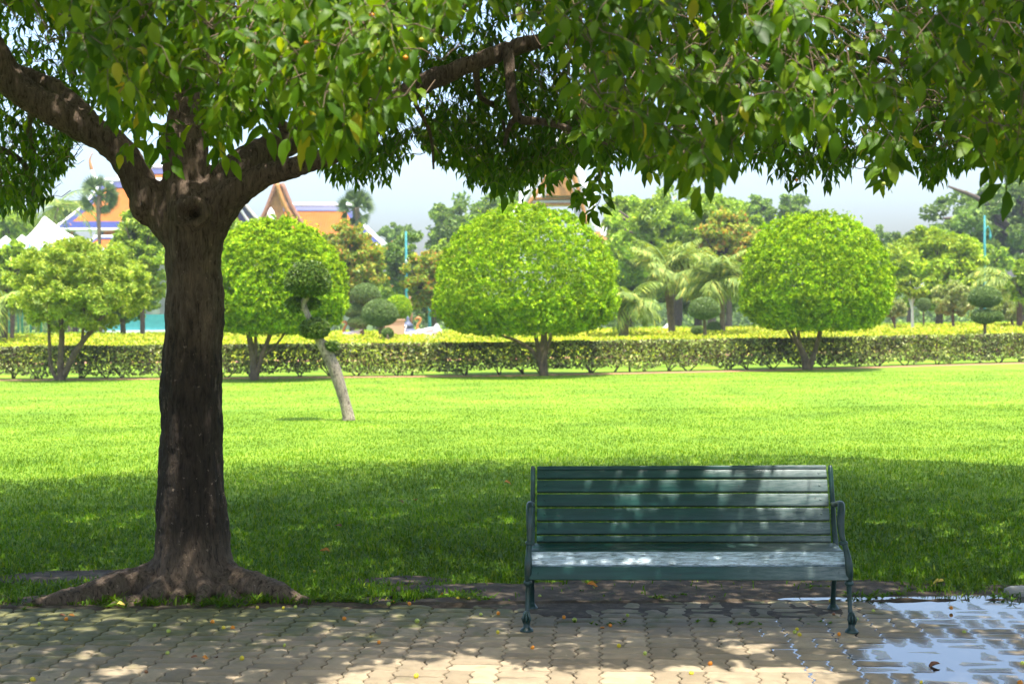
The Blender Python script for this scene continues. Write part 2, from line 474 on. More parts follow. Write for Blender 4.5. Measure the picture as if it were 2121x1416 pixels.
M['water'] = make_water()
M['redpath'] = mat_plain('red_paving', (.36, .15, .10), .85, .2, 4, .3, 40)
M['white'] = mat_plain('white_plaster', (.70, .70, .69), .55, .08, 3)
M['gold'] = mat_plain('gilded', (.40, .19, .05), .45, .3, 4, .4, 8)
M['blue'] = mat_plain('blue_tile', (.014, .025, .12), .4, .2, 3)
M['brownw'] = mat_plain('brown_wood', (.26, .12, .07), .7, .3, 5)
M['tealp'] = mat_plain('teal_paint', (.05, .26, .26), .45, .1, 5)
M['beige'] = mat_plain('beige_wall', (.55, .34, .20), .8, .08, 2)
M['stone'] = mat_plain('pale_stone', (.36, .34, .33), .8, .3, 4, .4, 18)
M['dstone'] = mat_plain('dark_stone', (.10, .12, .17), .6, .3, 5)
M['canvas'] = mat_plain('white_canvas', (.85, .85, .84), .7, .04, 2)


def make_tiles():
    m, t, p = newmat('orange_roof_tiles'); v = coords(t)
    wv = N(t, 'ShaderNodeTexWave', Scale=1.6, Distortion=.3); wv.bands_direction = 'X'; t.links.new(v, wv.inputs[0])
    c = ramp(t, [(.3, (.27, .075, .004)), (.7, (.35, .105, .006))], noise(t, 1.2, 5, .6, v))
    t.links.new(c, p.inputs['Base Color']); p.inputs['Roughness'].default_value = .7; p.inputs['Specular IOR Level'].default_value = .2
    bump(t, p, wv.outputs[1], .3, .03)
    return m


M['tiles'] = make_tiles()

# ------------------------------------------------------------------ leaves
ST = np.array([0, .10, .2, .36, .54, .72, .87, .95, 1.0])
SW = np.array([.012, .014, .26, .46, .50, .38, .17, .06, 0.0])
QUAD = None


def leaves(mb, P, D, Nn, L, W, bend, fold=.16, mat=0, wave=0.04):
    """detailed leaf: stalk, midrib fold, downward bend, acute tip"""
    n = len(P); D = norm(D); S = norm(np.cross(Nn, D)); Nn = np.cross(D, S)
    k = len(ST)
    T = np.zeros((n, k, 3, 3))
    t = ST[None, :]
    ph = R.uniform(0, 6.28, (n, 1))
    bz = -bend[:, None] * t ** 2
    along = t - 0.25 * bend[:, None] ** 2 * t ** 2
    wv = wave * np.sin(t * 14 + ph) * (SW[None] > .1)
    tw = R.normal(0, .25, (n, 1)) * t
    for j, sgn in enumerate((-1, 0, 1)):
        wy = sgn * SW[None] * W[:, None]
        wz = abs(sgn) * SW[None] * W[:, None] * fold * 2 + wv * L[:, None] * abs(sgn) + wy * tw
        T[:, :, j] = P[:, None] + along[..., None] * L[:, None, None] * D[:, None] + wy[..., None] * S[:, None] + (bz * L[:, None] + wz)[..., None] * Nn[:, None]
    i = np.arange(k - 1)
    q = []
    for j in (0, 1):
        q.append(np.stack([i * 3 + j, i * 3 + j + 1, (i + 1) * 3 + j + 1, (i + 1) * 3 + j], 1))
    q = np.concatenate(q)
    Fq = (q[None] + (np.arange(n) * k * 3)[:, None, None]).reshape(-1, 4)
    mb.add(T.reshape(-1, 3), Fq, mat, True)


def leaves_small(mb, P, D, Nn, L, W, bend=.25, mat=0, fold=.15):
    """4 stations folded leaf: 6 verts"""
    n = len(P); D = norm(D); S = norm(np.cross(Nn, D)); Nn = np.cross(D, S)
    L = L[:, None]; W = W[:, None]
    base = P; tip = P + D * L - Nn * bend * L
    m1 = P + D * L * .42 - Nn * bend * .15 * L
    l = m1 + S * W * .5 + Nn * W * fold; r = m1 - S * W * .5 + Nn * W * fold
    V = np.stack([base, r, m1, l, tip], 1).reshape(-1, 3)
    o = (np.arange(n) * 5)[:, None]
    Fq = np.concatenate([o + [[0, 1, 2]], o + [[0, 2, 3]], o + [[1, 4, 2]], o + [[2, 4, 3]]])
    mb.add(V, Fq, mat, False)


def leaves_flat(mb, P, D, Nn, L, W, mat=0, fold=.18):
    """diamond leaf folded along the midrib, 4 verts 2 tris"""
    n = len(P); D = norm(D); S = norm(np.cross(Nn, D)); Nn = np.cross(D, S)
    L = L[:, None]; W = W[:, None]
    V = np.stack([P - D * L * .5 - Nn * L * fold * .4, P - S * W * .5 + Nn * W * fold, P + D * L * .5 - Nn * L * fold, P + S * W * .5 + Nn * W * fold], 1).reshape(-1, 3)
    o = (np.arange(n) * 4)[:, None]
    mb.add(V, np.concatenate([o + [[0, 1, 2]], o + [[0, 2, 3]]]), mat, False)


def rnd_unit(n):
    return norm(R.normal(size=(n, 3)))


# ==================================================================== GROUND
FRONT_Y = 8.51
# base sheet to the horizon
mb = MB()
mb.grid([[(-1500, -300, -.06), (-1500, 2500, -.06)], [(1500, -300, -.06), (1500, 2500, -.06)]])
kind(mb.build('ground', M['lawn']), 'structure')
mb = MB()
xs = np.linspace(-110, 110, 60); ys = np.concatenate([[8.80], np.linspace(9.2, 190, 90)])
Pg = np.zeros((len(xs), len(ys), 3)); Pg[..., 0] = xs[:, None]; Pg[..., 1] = ys[None]
mb.grid(Pg)
kind(mb.build('lawn', M['lawn']), 'structure')
mb = MB(); mb.grid([[(-60, -30, -.012), (-60, 8.515, -.012)], [(60, -30, -.012), (60, 8.515, -.012)]])
kind(mb.build('path_bed', M['joint']), 'structure')


def sag(x, y):
    """paving sinks a little where the puddle stands"""
    P = np.stack([x, y], -1)
    n = fbm(P, 2.2, 5, 3) * .16
    # right-hand basin
    edge = np.interp(y, [5.0, 6.5, 7.2, 7.9, 8.5], [1.4, 1.5, 1.62, 1.95, 1.80])
    a = np.clip((x - edge) / .40 + n * 2.0, 0, 1)
    return (-.0056 + .0026 * fbm(P, 1.5, 61, 2) - .002 * np.clip((y - 7.6) / .7, 0, 1)) * a * a * (3 - 2 * a)


def build_paving():
    mb = MB(); mod = .245; wv = .012; ang = math.radians(3.4)
    tx = np.array([math.cos(ang), -math.sin(ang)]); ny = np.array([math.sin(ang), math.cos(ang)])
    def wavy(a, b, axis, c, amp):
        """points from a to b along axis at cross position c, zigzag-wavy"""
        t = np.linspace(a, b, 9)
        return t, c + amp * np.sin((t / (mod / 2)) * 2 * np.pi)
    def outline(x0, x1, y0, y1):
        """closed outline of a paver with wavy sides (global phase so neighbours match)"""
        t, c = wavy(x0, x1, 0, y0, wv * .45); p = [(a, b) for a, b in zip(t, c)][:-1]
        t, c = wavy(y0, y1, 1, x1, wv); p += [(b, a) for a, b in zip(t, c)][:-1]
        t, c = wavy(x1, x0, 0, y1, wv * .45); p += [(a, b) for a, b in zip(t, c)][:-1]
        t, c = wavy(y1, y0, 1, x0, wv); p += [(b, a) for a, b in zip(t, c)][:-1]
        return np.array(p)
    Vs = []; Fs = []; off = 0
    top = None
    for i in range(-28, 30):
        for j in range(0, 27):
            X0 = i * mod; Y0 = 8.62 - (j + 1) * mod
            jx = random.uniform(-.002, .002)
            if (i + j) % 2: cells = [(X0, X0 + mod, Y0, Y0 + mod / 2), (X0, X0 + mod, Y0 + mod / 2, Y0 + mod)]
            else: cells = [(X0, X0 + mod / 2, Y0, Y0 + mod), (X0 + mod / 2, X0 + mod, Y0, Y0 + mod)]
            for (a, b, c, d) in cells:
                o = outline(a, b, c, d); ctr = np.array([(a + b) / 2, (c + d) / 2])
                n = len(o)
                dz = random.gauss(0, .0011); tl = R.normal(0, .008, 2)
                rings = []
                g = .0034
                for (ins, z) in ((g, -.03), (g, -.006), (g + .002, -.0022), (g + .006, -.0006), (g + .026, .0014), (g + .048, .0026)):
                    dv = o - ctr; ln = np.abs(dv)
                    q = ctr + dv * np.maximum(1 - ins / np.array([(b - a) / 2, (d - c) / 2]), .12)
                    rings.append(np.column_stack([q, np.full(n, z)]))
                rings.append(np.array([[ctr[0], ctr[1], .0030]]))
                V = np.concatenate(rings)
                V[:, 2] += dz + ((V[:, :2] - ctr) @ tl)
                xy = V[:, :1] * tx + V[:, 1:2] * ny
                V = np.column_stack([xy, V[:, 2]])
                if V[:, 1].max() > FRONT_Y + .09: continue
                V[:, 1] = np.minimum(V[:, 1], FRONT_Y - .002)
                V[:, 2] += sag(V[:, 0], V[:, 1]) + .002 * vnoise(V[:, :2], 1.4, 9)
                Vs.append(V)
                if top is None:
                    jj = np.arange(n); kk = (jj + 1) % n
                    quads = np.concatenate([np.stack([r * n + jj, r * n + kk, (r + 1) * n + kk, (r + 1) * n + jj], 1) for r in range(5)])
                    tris = np.stack([5 * n + jj, 5 * n + kk, np.full(n, 6 * n)], 1); top = (quads, tris)
    nv = len(Vs[0]); K = len(Vs)
    o = (np.arange(K) * nv)[:, None, None]
    V = np.concatenate(Vs)
    mb.V.append(V); mb.n = len(V)
    mb.Fc.append(((top[0][None] + o).reshape(-1, 4), 0, True)); mb.Fc.append(((top[1][None] + o).reshape(-1, 3), 0, True))
    return mb.build('paved_path', M['paver'])


kind(build_paving(), 'structure')

# puddle: one flat sheet of water; the paving rises out of it
mb = MB(); mb.grid([[(1.30, 3.0, -.0052), (1.30, 8.72, -.0052)], [(7.5, 3.0, -.0052), (7.5, 8.72, -.0052)]])
kind(mb.build('puddle', M['water']), 'structure')


def ygrass(x):
    return np.interp(x, [-6, -2.6, -.9, -.1, .4, 1.9, 2.3, 3.0, 7], [8.60, 8.56, 8.60, 9.0, 9.25, 9.22, 9.0, 8.80, 8.78])


def soil_mask(x, y):
    """>0 where the ground is bare"""
    P = np.stack([x, y], -1)
    nz = fbm(P, 3.2, 21, 5)
    m = (ygrass(x) - y) / .16 + nz * 2.2
    for (cx, cy_, rx, ry) in ((-2.75, 9.55, .75, .22), (-.75, 9.30, .35, .14), (-.25, 9.0, .45, .16), (-3.6, 8.8, .5, .15), (-2.2, 8.75, .9, .16)):
        d = ((x - cx) / rx) ** 2 + ((y - cy_) / ry) ** 2
        m = np.maximum(m, 1.2 - d * 1.2 + nz * 1.3)
    return m


def build_soil():
    xs = np.arange(-6.5, 7.5, .022); ys = np.arange(7.95, 10.0, .022)
    X, Y = np.meshgrid(xs, ys, indexing='ij')
    P = np.stack([X, Y], -1)
    m = soil_mask(X, Y)
    nz = fbm(P, 6, 33, 4)
    front = np.interp(X, [-6, -.3, .05, .3, 1.6, 1.95, 2.2, 7], [8.5, 8.5, 8.28, 8.12, 8.08, 8.2, 8.5, 8.52])
    f = np.clip((Y - front) / .10 + nz * .9, -1, 1)
    z = .004 + .010 * nz + .006 * np.clip(m, -1, 1)
    z = np.where(Y < 8.52, .0012 + .006 * nz, z)
    # a shallow trough that the puddle runs into
    tr = np.exp(-((Y - 8.60 - .05 * nz) / .085) ** 2) * np.clip((X - 1.30) / .35, 0, 1)
    z = z - tr * .020
    z = np.where(f < 0.1, z - .03 * (0.1 - f) / 1.1, z)
    z = np.where(m < -.3, np.minimum(z, .002 + (m + .3) * .05), z)
    pav = Y < 8.52
    z = np.where(pav, z + sag(X, Y) * 1.1, z)
    mb = MB(); mb.grid(np.stack([X, Y, z], -1)); return mb.build('soil_strip', M['soil'])


kind(build_soil(), 'structure')


def build_grass():
    mb = MB()
    def zone(y0, y1, n, hw, L, W, seg):
        x = R.uniform(-1, 1, n); y = R.uniform(y0, y1, n)
        x = x * (y * .36 + hw)
        m = soil_mask(x, y)
        keep = (y > FRONT_Y + .03) & (R.uniform(size=n) < np.clip(.50 - m * .55, .02, 1))
        x = x[keep]; y = y[keep]; n = len(x)
        P = np.stack([x, y, np.zeros(n) - .002], 1)
        az_ = R.uniform(0, 6.283, n); tl = R.uniform(.25, 1.45, n)
        cl = 1 + .35 * fbm(P[:, :2], 3.0, 3, 2)
        l = L * R.uniform(.55, 1.25, n) * cl; w_ = W * R.uniform(.7, 1.3, n)
        H = np.stack([np.cos(az_), np.sin(az_), np.zeros(n)], 1); S = np.stack([-np.sin(az_), np.cos(az_), np.zeros(n)], 1)
        up_ = np.array([0, 0, 1.0])
        th0 = tl * .55; th1 = tl * 1.5 + .1
        if seg == 2:
            p1 = P + (H * np.sin(th0)[:, None] + up_ * np.cos(th0)[:, None]) * (l * .5)[:, None]
            p2 = p1 + (H * np.sin(th1)[:, None] + up_ * np.cos(th1)[:, None]) * (l * .5)[:, None]
            V = np.stack([P - S * w_[:, None] * .4, P + S * w_[:, None] * .4, p1 + S * w_[:, None] * .5, p1 - S * w_[:, None] * .5, p2], 1).reshape(-1, 3)
            o = (np.arange(n) * 5)[:, None]
            mb.add(V, o + [[0, 1, 2, 3]], 0, True)
            mb.Fc.append((o + [[3, 2, 4]] + (mb.n - len(V)), 0, True))
        else:
            p2 = P + (H * np.sin(tl)[:, None] + up_ * np.cos(tl)[:, None]) * l[:, None]
            V = np.stack([P - S * w_[:, None] * .5, P + S * w_[:, None] * .5, p2], 1).reshape(-1, 3)
            mb.add(V, (np.arange(n) * 3)[:, None] + [[0, 1, 2]], 0, False)
    zone(8.5, 10.2, 34000, .5, .060, .0085, 2)
    zone(10.2, 13, 52000, .5, .056, .0095, 2)
    zone(13, 18, 80000, .6, .050, .012, 1)
    zone(18, 26, 150000, 1, .034, .012, 1)
    zone(26, 41, 120000, 1.5, .026, .018, 1)
    # broad tufts between the roots and along the edge
    def tuft(px, py, k, L):
        g = gnd(px, py)
        for _ in range(k):
            x = g[0] + random.gauss(0, .05); y = g[1] + random.gauss(0, .04)
            nb = 10
            az_ = R.uniform(0, 6.28, nb); H = np.stack([np.cos(az_), np.sin(az_), R.uniform(.4, 1.6, nb)], 1)
            P = np.tile([x, y, 0.0], (nb, 1)); Nn = np.tile([0, 0, 1.0], (nb, 1)) + .01
            leaves_small(mb, P, H, Nn, L * R.uniform(.6, 1.2, nb), np.full(nb, .012), .35)
    for (px, py, k, L) in ((15, 1250, 6, .07), (75, 1256, 5, .05), (95, 1245, 3, .05), (225, 1244, 8, .10), (245, 1256, 6, .07), (300, 1253, 5, .08), (390, 1245, 9, .10), (425, 1253, 6, .09),
                           (460, 1254, 6, .07), (520, 1252, 8, .08), (545, 1248, 6, .09), (640, 1245, 12, .07), (680, 1240, 14, .08), (720, 1246, 12, .07), (760, 1248, 6, .06),
                           (920, 1240, 3, .06), (960, 1240, 5, .07), (990, 1245, 5, .06), (1010, 1243, 3, .05), (1215, 1208, 5, .05), (1340, 1240, 3, .05), (1385, 1237, 3, .04),
                           (1225, 1290, 4, .025), (1280, 1293, 3, .025), (1560, 1292, 5, .025), (1460, 1288, 5, .03), (1690, 1290, 4, .02), (1780, 1240, 6, .06), (1810, 1236, 6, .05), (1850, 1232, 6, .05), (1690, 1222, 4, .05), (2060, 1238, 5, .05)):
        tuft(px, py, k, L)
    return mb.build('grass', M['grass'])


kind(build_grass(), 'stuff')['label'] = 'short bright green lawn grass with broad blades'

# ==================================================================== BIG TREE
TY = 9.05


def A(px, py, dy=0.0):
    return at(px, py, TY + dy)


def spl(pts, k=6):
    """smooth a polyline (Catmull-Rom)"""
    P = np.asarray(pts, float); P = np.concatenate([[2 * P[0] - P[1]], P, [2 * P[-1] - P[-2]]])
    out = []
    for i in range(1, len(P) - 2):
        for t in np.linspace(0, 1, k, endpoint=False):
            a, b, c, d = P[i - 1:i + 3]
            out.append(.5 * ((2 * b) + (-a + c) * t + (2 * a - 5 * b + 4 * c - d) * t * t + (-a + 3 * b - 3 * c + d) * t ** 3))
    out.append(P[-2]); return np.array(out)


PXM = F / TY     # pixels per metre at the trunk


def limb(mb, pts, k=5, n=16, mat=0):
    """pts: (px, py, dy, width px)"""
    Q = spl([tuple(A(a, b, c)) + (wd / 2 / PXM,) for a, b, c, wd in pts], k)
    mb.tube(Q[:, :3], Q[:, 3], n, mat); return Q


big = thing('shade_tree', 'large spreading tree with dark stained trunk and leafy crown over the bench', 'tree', gnd(400, 1235))


def build_trunk():
    mb = MB()
    limb(mb, [(398, 1262, 0, 200), (398, 1205, 0, 190), (399, 1150, 0, 164), (400, 1100, 0, 152), (396, 1000, 0, 139), (395, 900, 0, 134), (398, 800, 0, 128), (402, 700, 0, 122), (404, 600, 0, 121), (402, 540, 0, 118), (402, 480, 0, 124), (398, 435, 0, 130), (392, 390, .02, 112)], 6, 32)
    limb(mb, [(402, 520, 0, 90), (360, 465, 0, 92), (322, 428, 0, 78), (293, 385, 0, 70), (262, 330, -.02, 66), (215, 282, -.04, 66), (140, 243, -.06, 66), (60, 200, -.1, 66), (20, 165, -.12, 66), (-10, 110, -.15, 62), (-60, 20, -.2, 55), (-130, -120, -.3, 45)])
    limb(mb, [(210, 275, -.04, 40), (165, 225, 0, 40), (110, 180, .05, 36), (40, 150, .1, 34), (-40, 120, .2, 30)])
    limb(mb, [(395, 450, 0, 100), (385, 380, .02, 98), (384, 300, .05, 94), (392, 220, .1, 82), (405, 130, .15, 72), (408, 40, .2, 64), (400, -80, .3, 55), (380, -250, .4, 42)])
    limb(mb, [(405, 470, 0, 92), (440, 400, .04, 90), (500, 345, .1, 76), (570, 305, .2, 66), (650, 275, .3, 56), (740, 250, .4, 48), (820, 210, .5, 46), (860, 182, .5, 46), (930, 152, .5, 45), (1000, 125, .5, 43), (1060, 100, .55, 38), (1140, 82, .6, 38), (1260, 70, .8, 30), (1420, 20, 1.0, 22)])
    limb(mb, [(408, 510, 0, 86), (445, 445, -.04, 84), (490, 398, -.08, 62), (545, 364, -.12, 50), (610, 346, -.16, 45), (690, 320, -.2, 40), (760, 280, -.1, 34), (820, 225, .1, 26)])
    limb(mb, [(395, 200, .1, 40), (350, 100, .4, 44), (280, 50, .6, 42), (200, 20, .8, 36), (100, -30, 1.2, 26)])
    # bulges at the fork
    limb(mb, [(330, 400, -.02, 66), (302, 425, -.02, 70), (322, 455, 0, 50)])
    # roots
    def root(pts):
        Q = spl([tuple(gnd(a, b) + np.array([0, 0, z])) + (r,) for a, b, z, r in pts], 6)
        mb.tube(Q[:, :3], Q[:, 3], 14)
    root([(385, 1222, .13, .13), (335, 1228, .075, .11), (285, 1231, .06, .115), (240, 1236, .05, .115), (190, 1243, .02, .10), (120, 1249, -.005, .08), (50, 1254, -.04, .06)])
    root([(350, 1205, .12, .09), (290, 1212, .05, .075), (240, 1215, .02, .07), (190, 1222, -.03, .05)])
    root([(375, 1228, .11, .09), (340, 1238, .05, .085), (300, 1246, .0, .075), (250, 1252, -.02, .055), (215, 1256, -.05, .045)])
    root([(410, 1225, .15, .08), (425, 1238, .06, .05), (418, 1248, .02, .035), (405, 1258, -.02, .028)])
    root([(385, 1225, .15, .08), (378, 1240, .04, .05), (350, 1252, -.02, .035)])
    root([(425, 1215, .15, .13), (475, 1224, .08, .105), (530, 1232, .045, .095), (585, 1240, .02, .075), (635, 1246, -.01, .045), (670, 1252, -.035, .03)])
    root([(430, 1205, .1, .08), (500, 1205, .03, .06), (560, 1203, -.03, .04)])
    root([(440, 1222, .09, .08), (470, 1238, .03, .06), (500, 1246, -.02, .04)])
    # collar of the knot hole
    c = A(399, 441, -.20); th = np.linspace(0, 2 * np.pi, 24, endpoint=False)
    ring = np.array([c + np.array([0.080 * math.cos(a), -.012 * math.sin(a), .070 * math.sin(a)]) for a in th]); ring = np.concatenate([ring, ring[:1]])
    mb.tube(ring, .038, 12)
    me = mb.mesh('tmp'); o = bpy.data.objects.new('tmp', me); COL.objects.link(o)
    md = o.modifiers.new('r', 'REMESH'); md.mode = 'VOXEL'; md.voxel_size = .0125
    sm = o.modifiers.new('s', 'SMOOTH'); sm.iterations = 5; sm.factor = .6
    dg = bpy.context.evaluated_depsgraph_get()
    me2 = bpy.data.meshes.new_from_object(o.evaluated_get(dg)); bpy.data.objects.remove(o); bpy.data.meshes.remove(me)
    n = len(me2.vertices); V = np.zeros(n * 3, np.float32); me2.vertices.foreach_get('co', V); V = V.reshape(-1, 3).astype(float)
    nr = np.zeros(n * 3, np.float32); me2.vertices.foreach_get('normal', nr); nr = nr.reshape(-1, 3)
    # bark relief: long vertical ridges on the trunk, finer cross ridges on limbs
    Q = V.copy(); Q[:, 2] *= .22
    rg_ = 1 - np.abs(fbm(Q, 13, 2, 3)) * 2.2
    d = .016 * fbm(V, 4, 8, 2) - .016 * np.clip(rg_ - .35, 0, 1) + .006 * fbm(V, 24, 4, 2)
    # knot cavity
    kc = A(401, 443, -.20)
    dd = np.sqrt(((V[:, 0] - kc[0]) / .036) ** 2 + ((V[:, 2] - kc[2]) / .028) ** 2)
    inn = np.clip(1 - dd, 0, 1) * (np.abs(V[:, 1] - kc[1]) < .15)
    V = V + nr * d[:, None]
    V[:, 1] += inn ** .6 * .10
    me2.vertices.foreach_set('co', V.astype(np.float32).ravel())
    me2.polygons.foreach_set('use_smooth', np.ones(len(me2.polygons), bool))
    me2.materials.clear(); me2.materials.append(M['bark'])
    me2.update()
    L = world_loc(big); me2.transform(Matrix.Translation(-L))
    o = bpy.data.objects.new('trunk', me2); COL.objects.link(o); o.parent = big


build_trunk()
# small limbs seen against the foliage
for pts in ([(1052, 105, .5, 26), (1056, 150, .45, 24), (1060, 200, .4, 22), (1076, 245, .35, 20), (1120, 252, .3, 17), (1165, 262, .3, 14), (1210, 280, .3, 9), (1260, 300, .3, 5)],
            [(1072, 240, .35, 14), (1055, 262, .4, 12), (1045, 300, .5, 8)],
            [(985, 140, .5, 16), (995, 200, .8, 13), (1035, 225, 1.0, 10), (1045, 270, 1.2, 8)],
            [(860, 215, .3, 10), (885, 260, .5, 9), (895, 300, .7, 7), (898, 350, .8, 5)],
            [(620, 285, .25, 26), (560, 230, .0, 20), (600, 150, -.6, 15), (650, 80, -1.4, 12)],
            [(1250, 70, .8, 22), (1420, 110, .2, 16), (1560, 130, -.6, 13), (1700, 140, -1.4, 10), (1850, 170, -1.8, 7)],
            [(1420, 110, .2, 15), (1500, 200, -.5, 11), (1560, 260, -1, 8)],
            [(-20, 300, 1.8, 20), (40, 330, 1.8, 14), (70, 380, 1.9, 10), (60, 430, 1.9, 6)],
            [(90, 165, .1, 20), (60, 260, 1.0, 14), (75, 330, 1.5, 9)],
            [(1600, 100, 1.5, 22), (1800, 120, 2, 18), (2000, 150, 2, 15), (2200, 160, 2, 12)],
            [(1890, 130, 2, 12), (1930, 230, 2.2, 9), (1935, 270, 2.3, 6)]):
    mb = MB(); limb(mb, pts, 6, 9); mb.build('branch', M['bark'], big)

# --- lit places under the crown: leaves between them and the sun are left out
LIT = []


def lit(px, py, Y, r, dens=1.0):
    LIT.append((at(px, py, Y) if Y else gnd(px, py), r, dens))


for (px, py, r) in ((860, 1395, .30), (960, 1375, .20), (1120, 1405, .22), (1010, 1390, .2), (1290, 1405, .22), (1450, 1400, .24), (1600, 1400, .24), (1680, 1400, .2), (740, 1412, .2), (1540, 1345, .12), (1240, 1300, .08),
                    (1300, 1302, .07), (2000, 1412, .12), (900, 1420, .5), (1200, 1440, .5), (1500, 1440, .5), (1050, 1480, .6), (1400, 1500, .6),
                    (250, 1265, .14), (160, 1290, .16), (60, 1270, .15), (480, 1288, .1), (640, 1300, .12), (820, 1290, .1), (150, 1245, .14), (310, 1232, .10), (960, 1238, .10), (1060, 1195, .10),
                    (160, 1075, .18), (320, 1068, .14), (660, 1105, .16), (800, 1060, .18), (1010, 1085, .2), (1990, 1065, .16), (1990, 1105, .18), (1850, 1085, .16), (40, 1072, .15), (700, 1130, .14)):
    if py > 1330: lit(px, py, None, r)
    else:
        g0 = gnd(px, py)
        for _ in range(11):
            rr = r * random.uniform(.16, .42); LIT.append((g0 + np.array([random.gauss(0, r * 1.25), random.gauss(0, r * 1.1), 0]), rr, 1.0))
for (px, py, r) in ((1690, 1040, .10), (1650, 1008, .09), (1700, 1005, .08), (1630, 1045, .07), (1600, 1075, .10), (1670, 1078, .09), (1480, 1000, .08), (1530, 1003, .055), (1390, 1055, .06), (1500, 1040, .04), (1130, 1035, .05),
                    (1320, 1020, .05), (1580, 1040, .06), (1490, 975, .05), (1270, 1006, .035), (1380, 1003, .07), (1400, 1022, .05), (1560, 1100, .05), (1185, 1058, .03), (1310, 1140, .05)):
    lit(px, py, 8.24, r * (1.15 if px > 1560 else .85))
for (px, py, Y, r) in ((640, 60, 4.9, .22), (700, 160, 4.8, .26), (620, 190, 4.8, .22), (780, 90, 4.8, .24), (720, 260, 4.8, .18), (800, 180, 4.8, .18), (900, 60, 4.9, .15), (600, 110, 4.8, .2), (540, 40, 4.9, .14), (460, 90, 5.0, .09), (700, 330, 4.8, .12),
                       (1590, 40, 4.7, .18), (1650, 60, 4.7, .14), (1670, 190, 4.7, .16), (1700, 260, 4.7, .13), (1600, 230, 4.7, .12), (1620, 300, 4.7, .10), (1420, 30, 4.8, .15), (1350, 20, 4.8, .1), (1450, 445, 4.8, .08), (1940, 10, 4.5, .08), (2030, 340, 4.9, .08),
                       (180, 50, 6.0, .12), (240, 30, 6.0, .12), (110, 60, 6.0, .1), (300, 340, 6.5, .12), (230, 300, 6.8, .10), (330, 130, 6, .08), (1740, 300, 4.9, .08), (2080, 230, 4.9, .08)):
    lit(px, py, Y, r)
LP = np.array([l[0] for l in LIT]); LR = np.array([l[1] for l in LIT])


def open_mask(P, scale=1.0):
    """True where a leaf may stay"""
    keep = np.ones(len(P), bool)
    for q, r in zip(LP, LR):
        v = P - q; t = v @ SUN
        d2 = (v * v).sum(1) - t * t
        rr = scale * r * (1 + .35 * vnoise(P, 9, 77))
        keep &= ~((t > (.28 if q[1] < 7 and q[2] > 2 else .10)) & (d2 < rr * rr))
    return keep


def sprays(mb, tips, leafL, nl, detailed, length, droop=.45, twr=.0022, filt=True, face=0.0):
    """each spray: a thin twig ending near its tip with alternate hanging leaves"""
    PP, DD, NN, LL = [], [], [], []
    ok = open_mask(tips, .85)
    for T, okk in zip(tips, ok):
        if filt and not okk: continue
        a = random.uniform(0, 6.283) if not face else random.gauss(-1.57, .95)
        out = np.array([math.cos(a), math.sin(a), 0])
        ln = length * random.uniform(.7, 1.3)
        base = T - out * ln * .75 + np.array([0, 0, ln * random.uniform(.25, .6)])
        m = 6; t = np.linspace(0, 1, m)[:, None]
        tw = base + (T - base) * t + np.array([0, 0, ln * .18]) * (4 * t * (1 - t)) + R.normal(0, .008, (m, 3))
        ext = base - out * ln * .18 + np.array([0, 0, ln * random.uniform(.1, .3)])
        tw = np.concatenate([[ext], tw])
        mb.tube(tw, np.linspace(twr * 1.1, twr * .5, m + 1), 4, 1, False)
        k = nl + random.randint(-1, 2)
        ts = np.linspace(.15, 1, k) ** .75
        for i, s_ in enumerate(ts):
            f = s_ * (m - 1); j = min(int(f), m - 2); p = tw[j + 1] + (tw[j + 2] - tw[j + 1]) * (f - j)
            dirn = (tw[j + 2] - tw[j + 1]); dirn = dirn / np.linalg.norm(dirn)
            side = np.cross(dirn, [0, 0, 1.0]); side /= max(np.linalg.norm(side), 1e-6)
            sg = 1 if i % 2 else -1
            if i == k - 1: sg = 0
            dr = droop * random.uniform(.55, 1.35)
            D = side * sg * 1.0 + dirn * .65 + np.array([0, 0, -dr]) + R.normal(0, .36, 3)
            Nn = np.array([0, 0, 1.0]) + R.normal(0, .35, 3) + side * sg * .35 + out * .35 + np.array([0, -1.0, 0]) * face
            PP.append(p); DD.append(D); NN.append(Nn); LL.append(leafL * random.uniform(.65, 1.15))
    P = np.array(PP); D = np.array(DD); Nn = np.array(NN); L = np.array(LL)
    if filt:
        k = open_mask(P); P, D, Nn, L = P[k], D[k], Nn[k], L[k]
    W = L * R.uniform(.30, .44, len(L))
    if detailed: leaves(mb, P, D, Nn, L, W, R.uniform(.05, .75, len(L)))
    else: leaves_small(mb, P, D, Nn, L, W, .3)
    return len(P)


EF_x = [-60, 0, 60, 130, 190, 230, 290, 340, 400, 440, 480, 540, 600, 650, 710, 760, 800, 850, 900, 960, 1030, 1100, 1150, 1175, 1200, 1260, 1310, 1380, 1440, 1490, 1540, 1600, 1650, 1700, 1750, 1790, 1830, 1860, 1885, 1930, 1980, 2010, 2060, 2121, 2200]
EF_y = [60, 70, 60, 90, 230, 270, 300, 250, 230, 330, 370, 250, 270, 300, 330, 250, 220, 150, 110, 80, 60, 80, 100, 250, 300, 350, 370, 390, 430, 380, 350, 330, 300, 290, 270, 330, 420, 400, 260, 200, 250, 330, 370, 420, 440]
EB_x = [-60, 0, 60, 110, 150, 175, 200, 260, 330, 420, 520, 640, 660, 700, 790, 830, 850, 870, 930, 1000, 1060, 1120, 1180, 1230, 1260, 1300, 1400, 1500, 1560, 1620, 1680, 1740, 1800, 1860, 1890, 1930, 2000, 2060, 2200]
EB_y = [420, 440, 460, 430, 330, 280, 200, 190, 180, 200, 220, 230, 380, 425, 400, 350, 200, 330, 360, 395, 410, 395, 370, 350, 345, 360, 360, 370, 390, 395, 400, 385, 300, 250, 320, 390, 400, 350, 380]


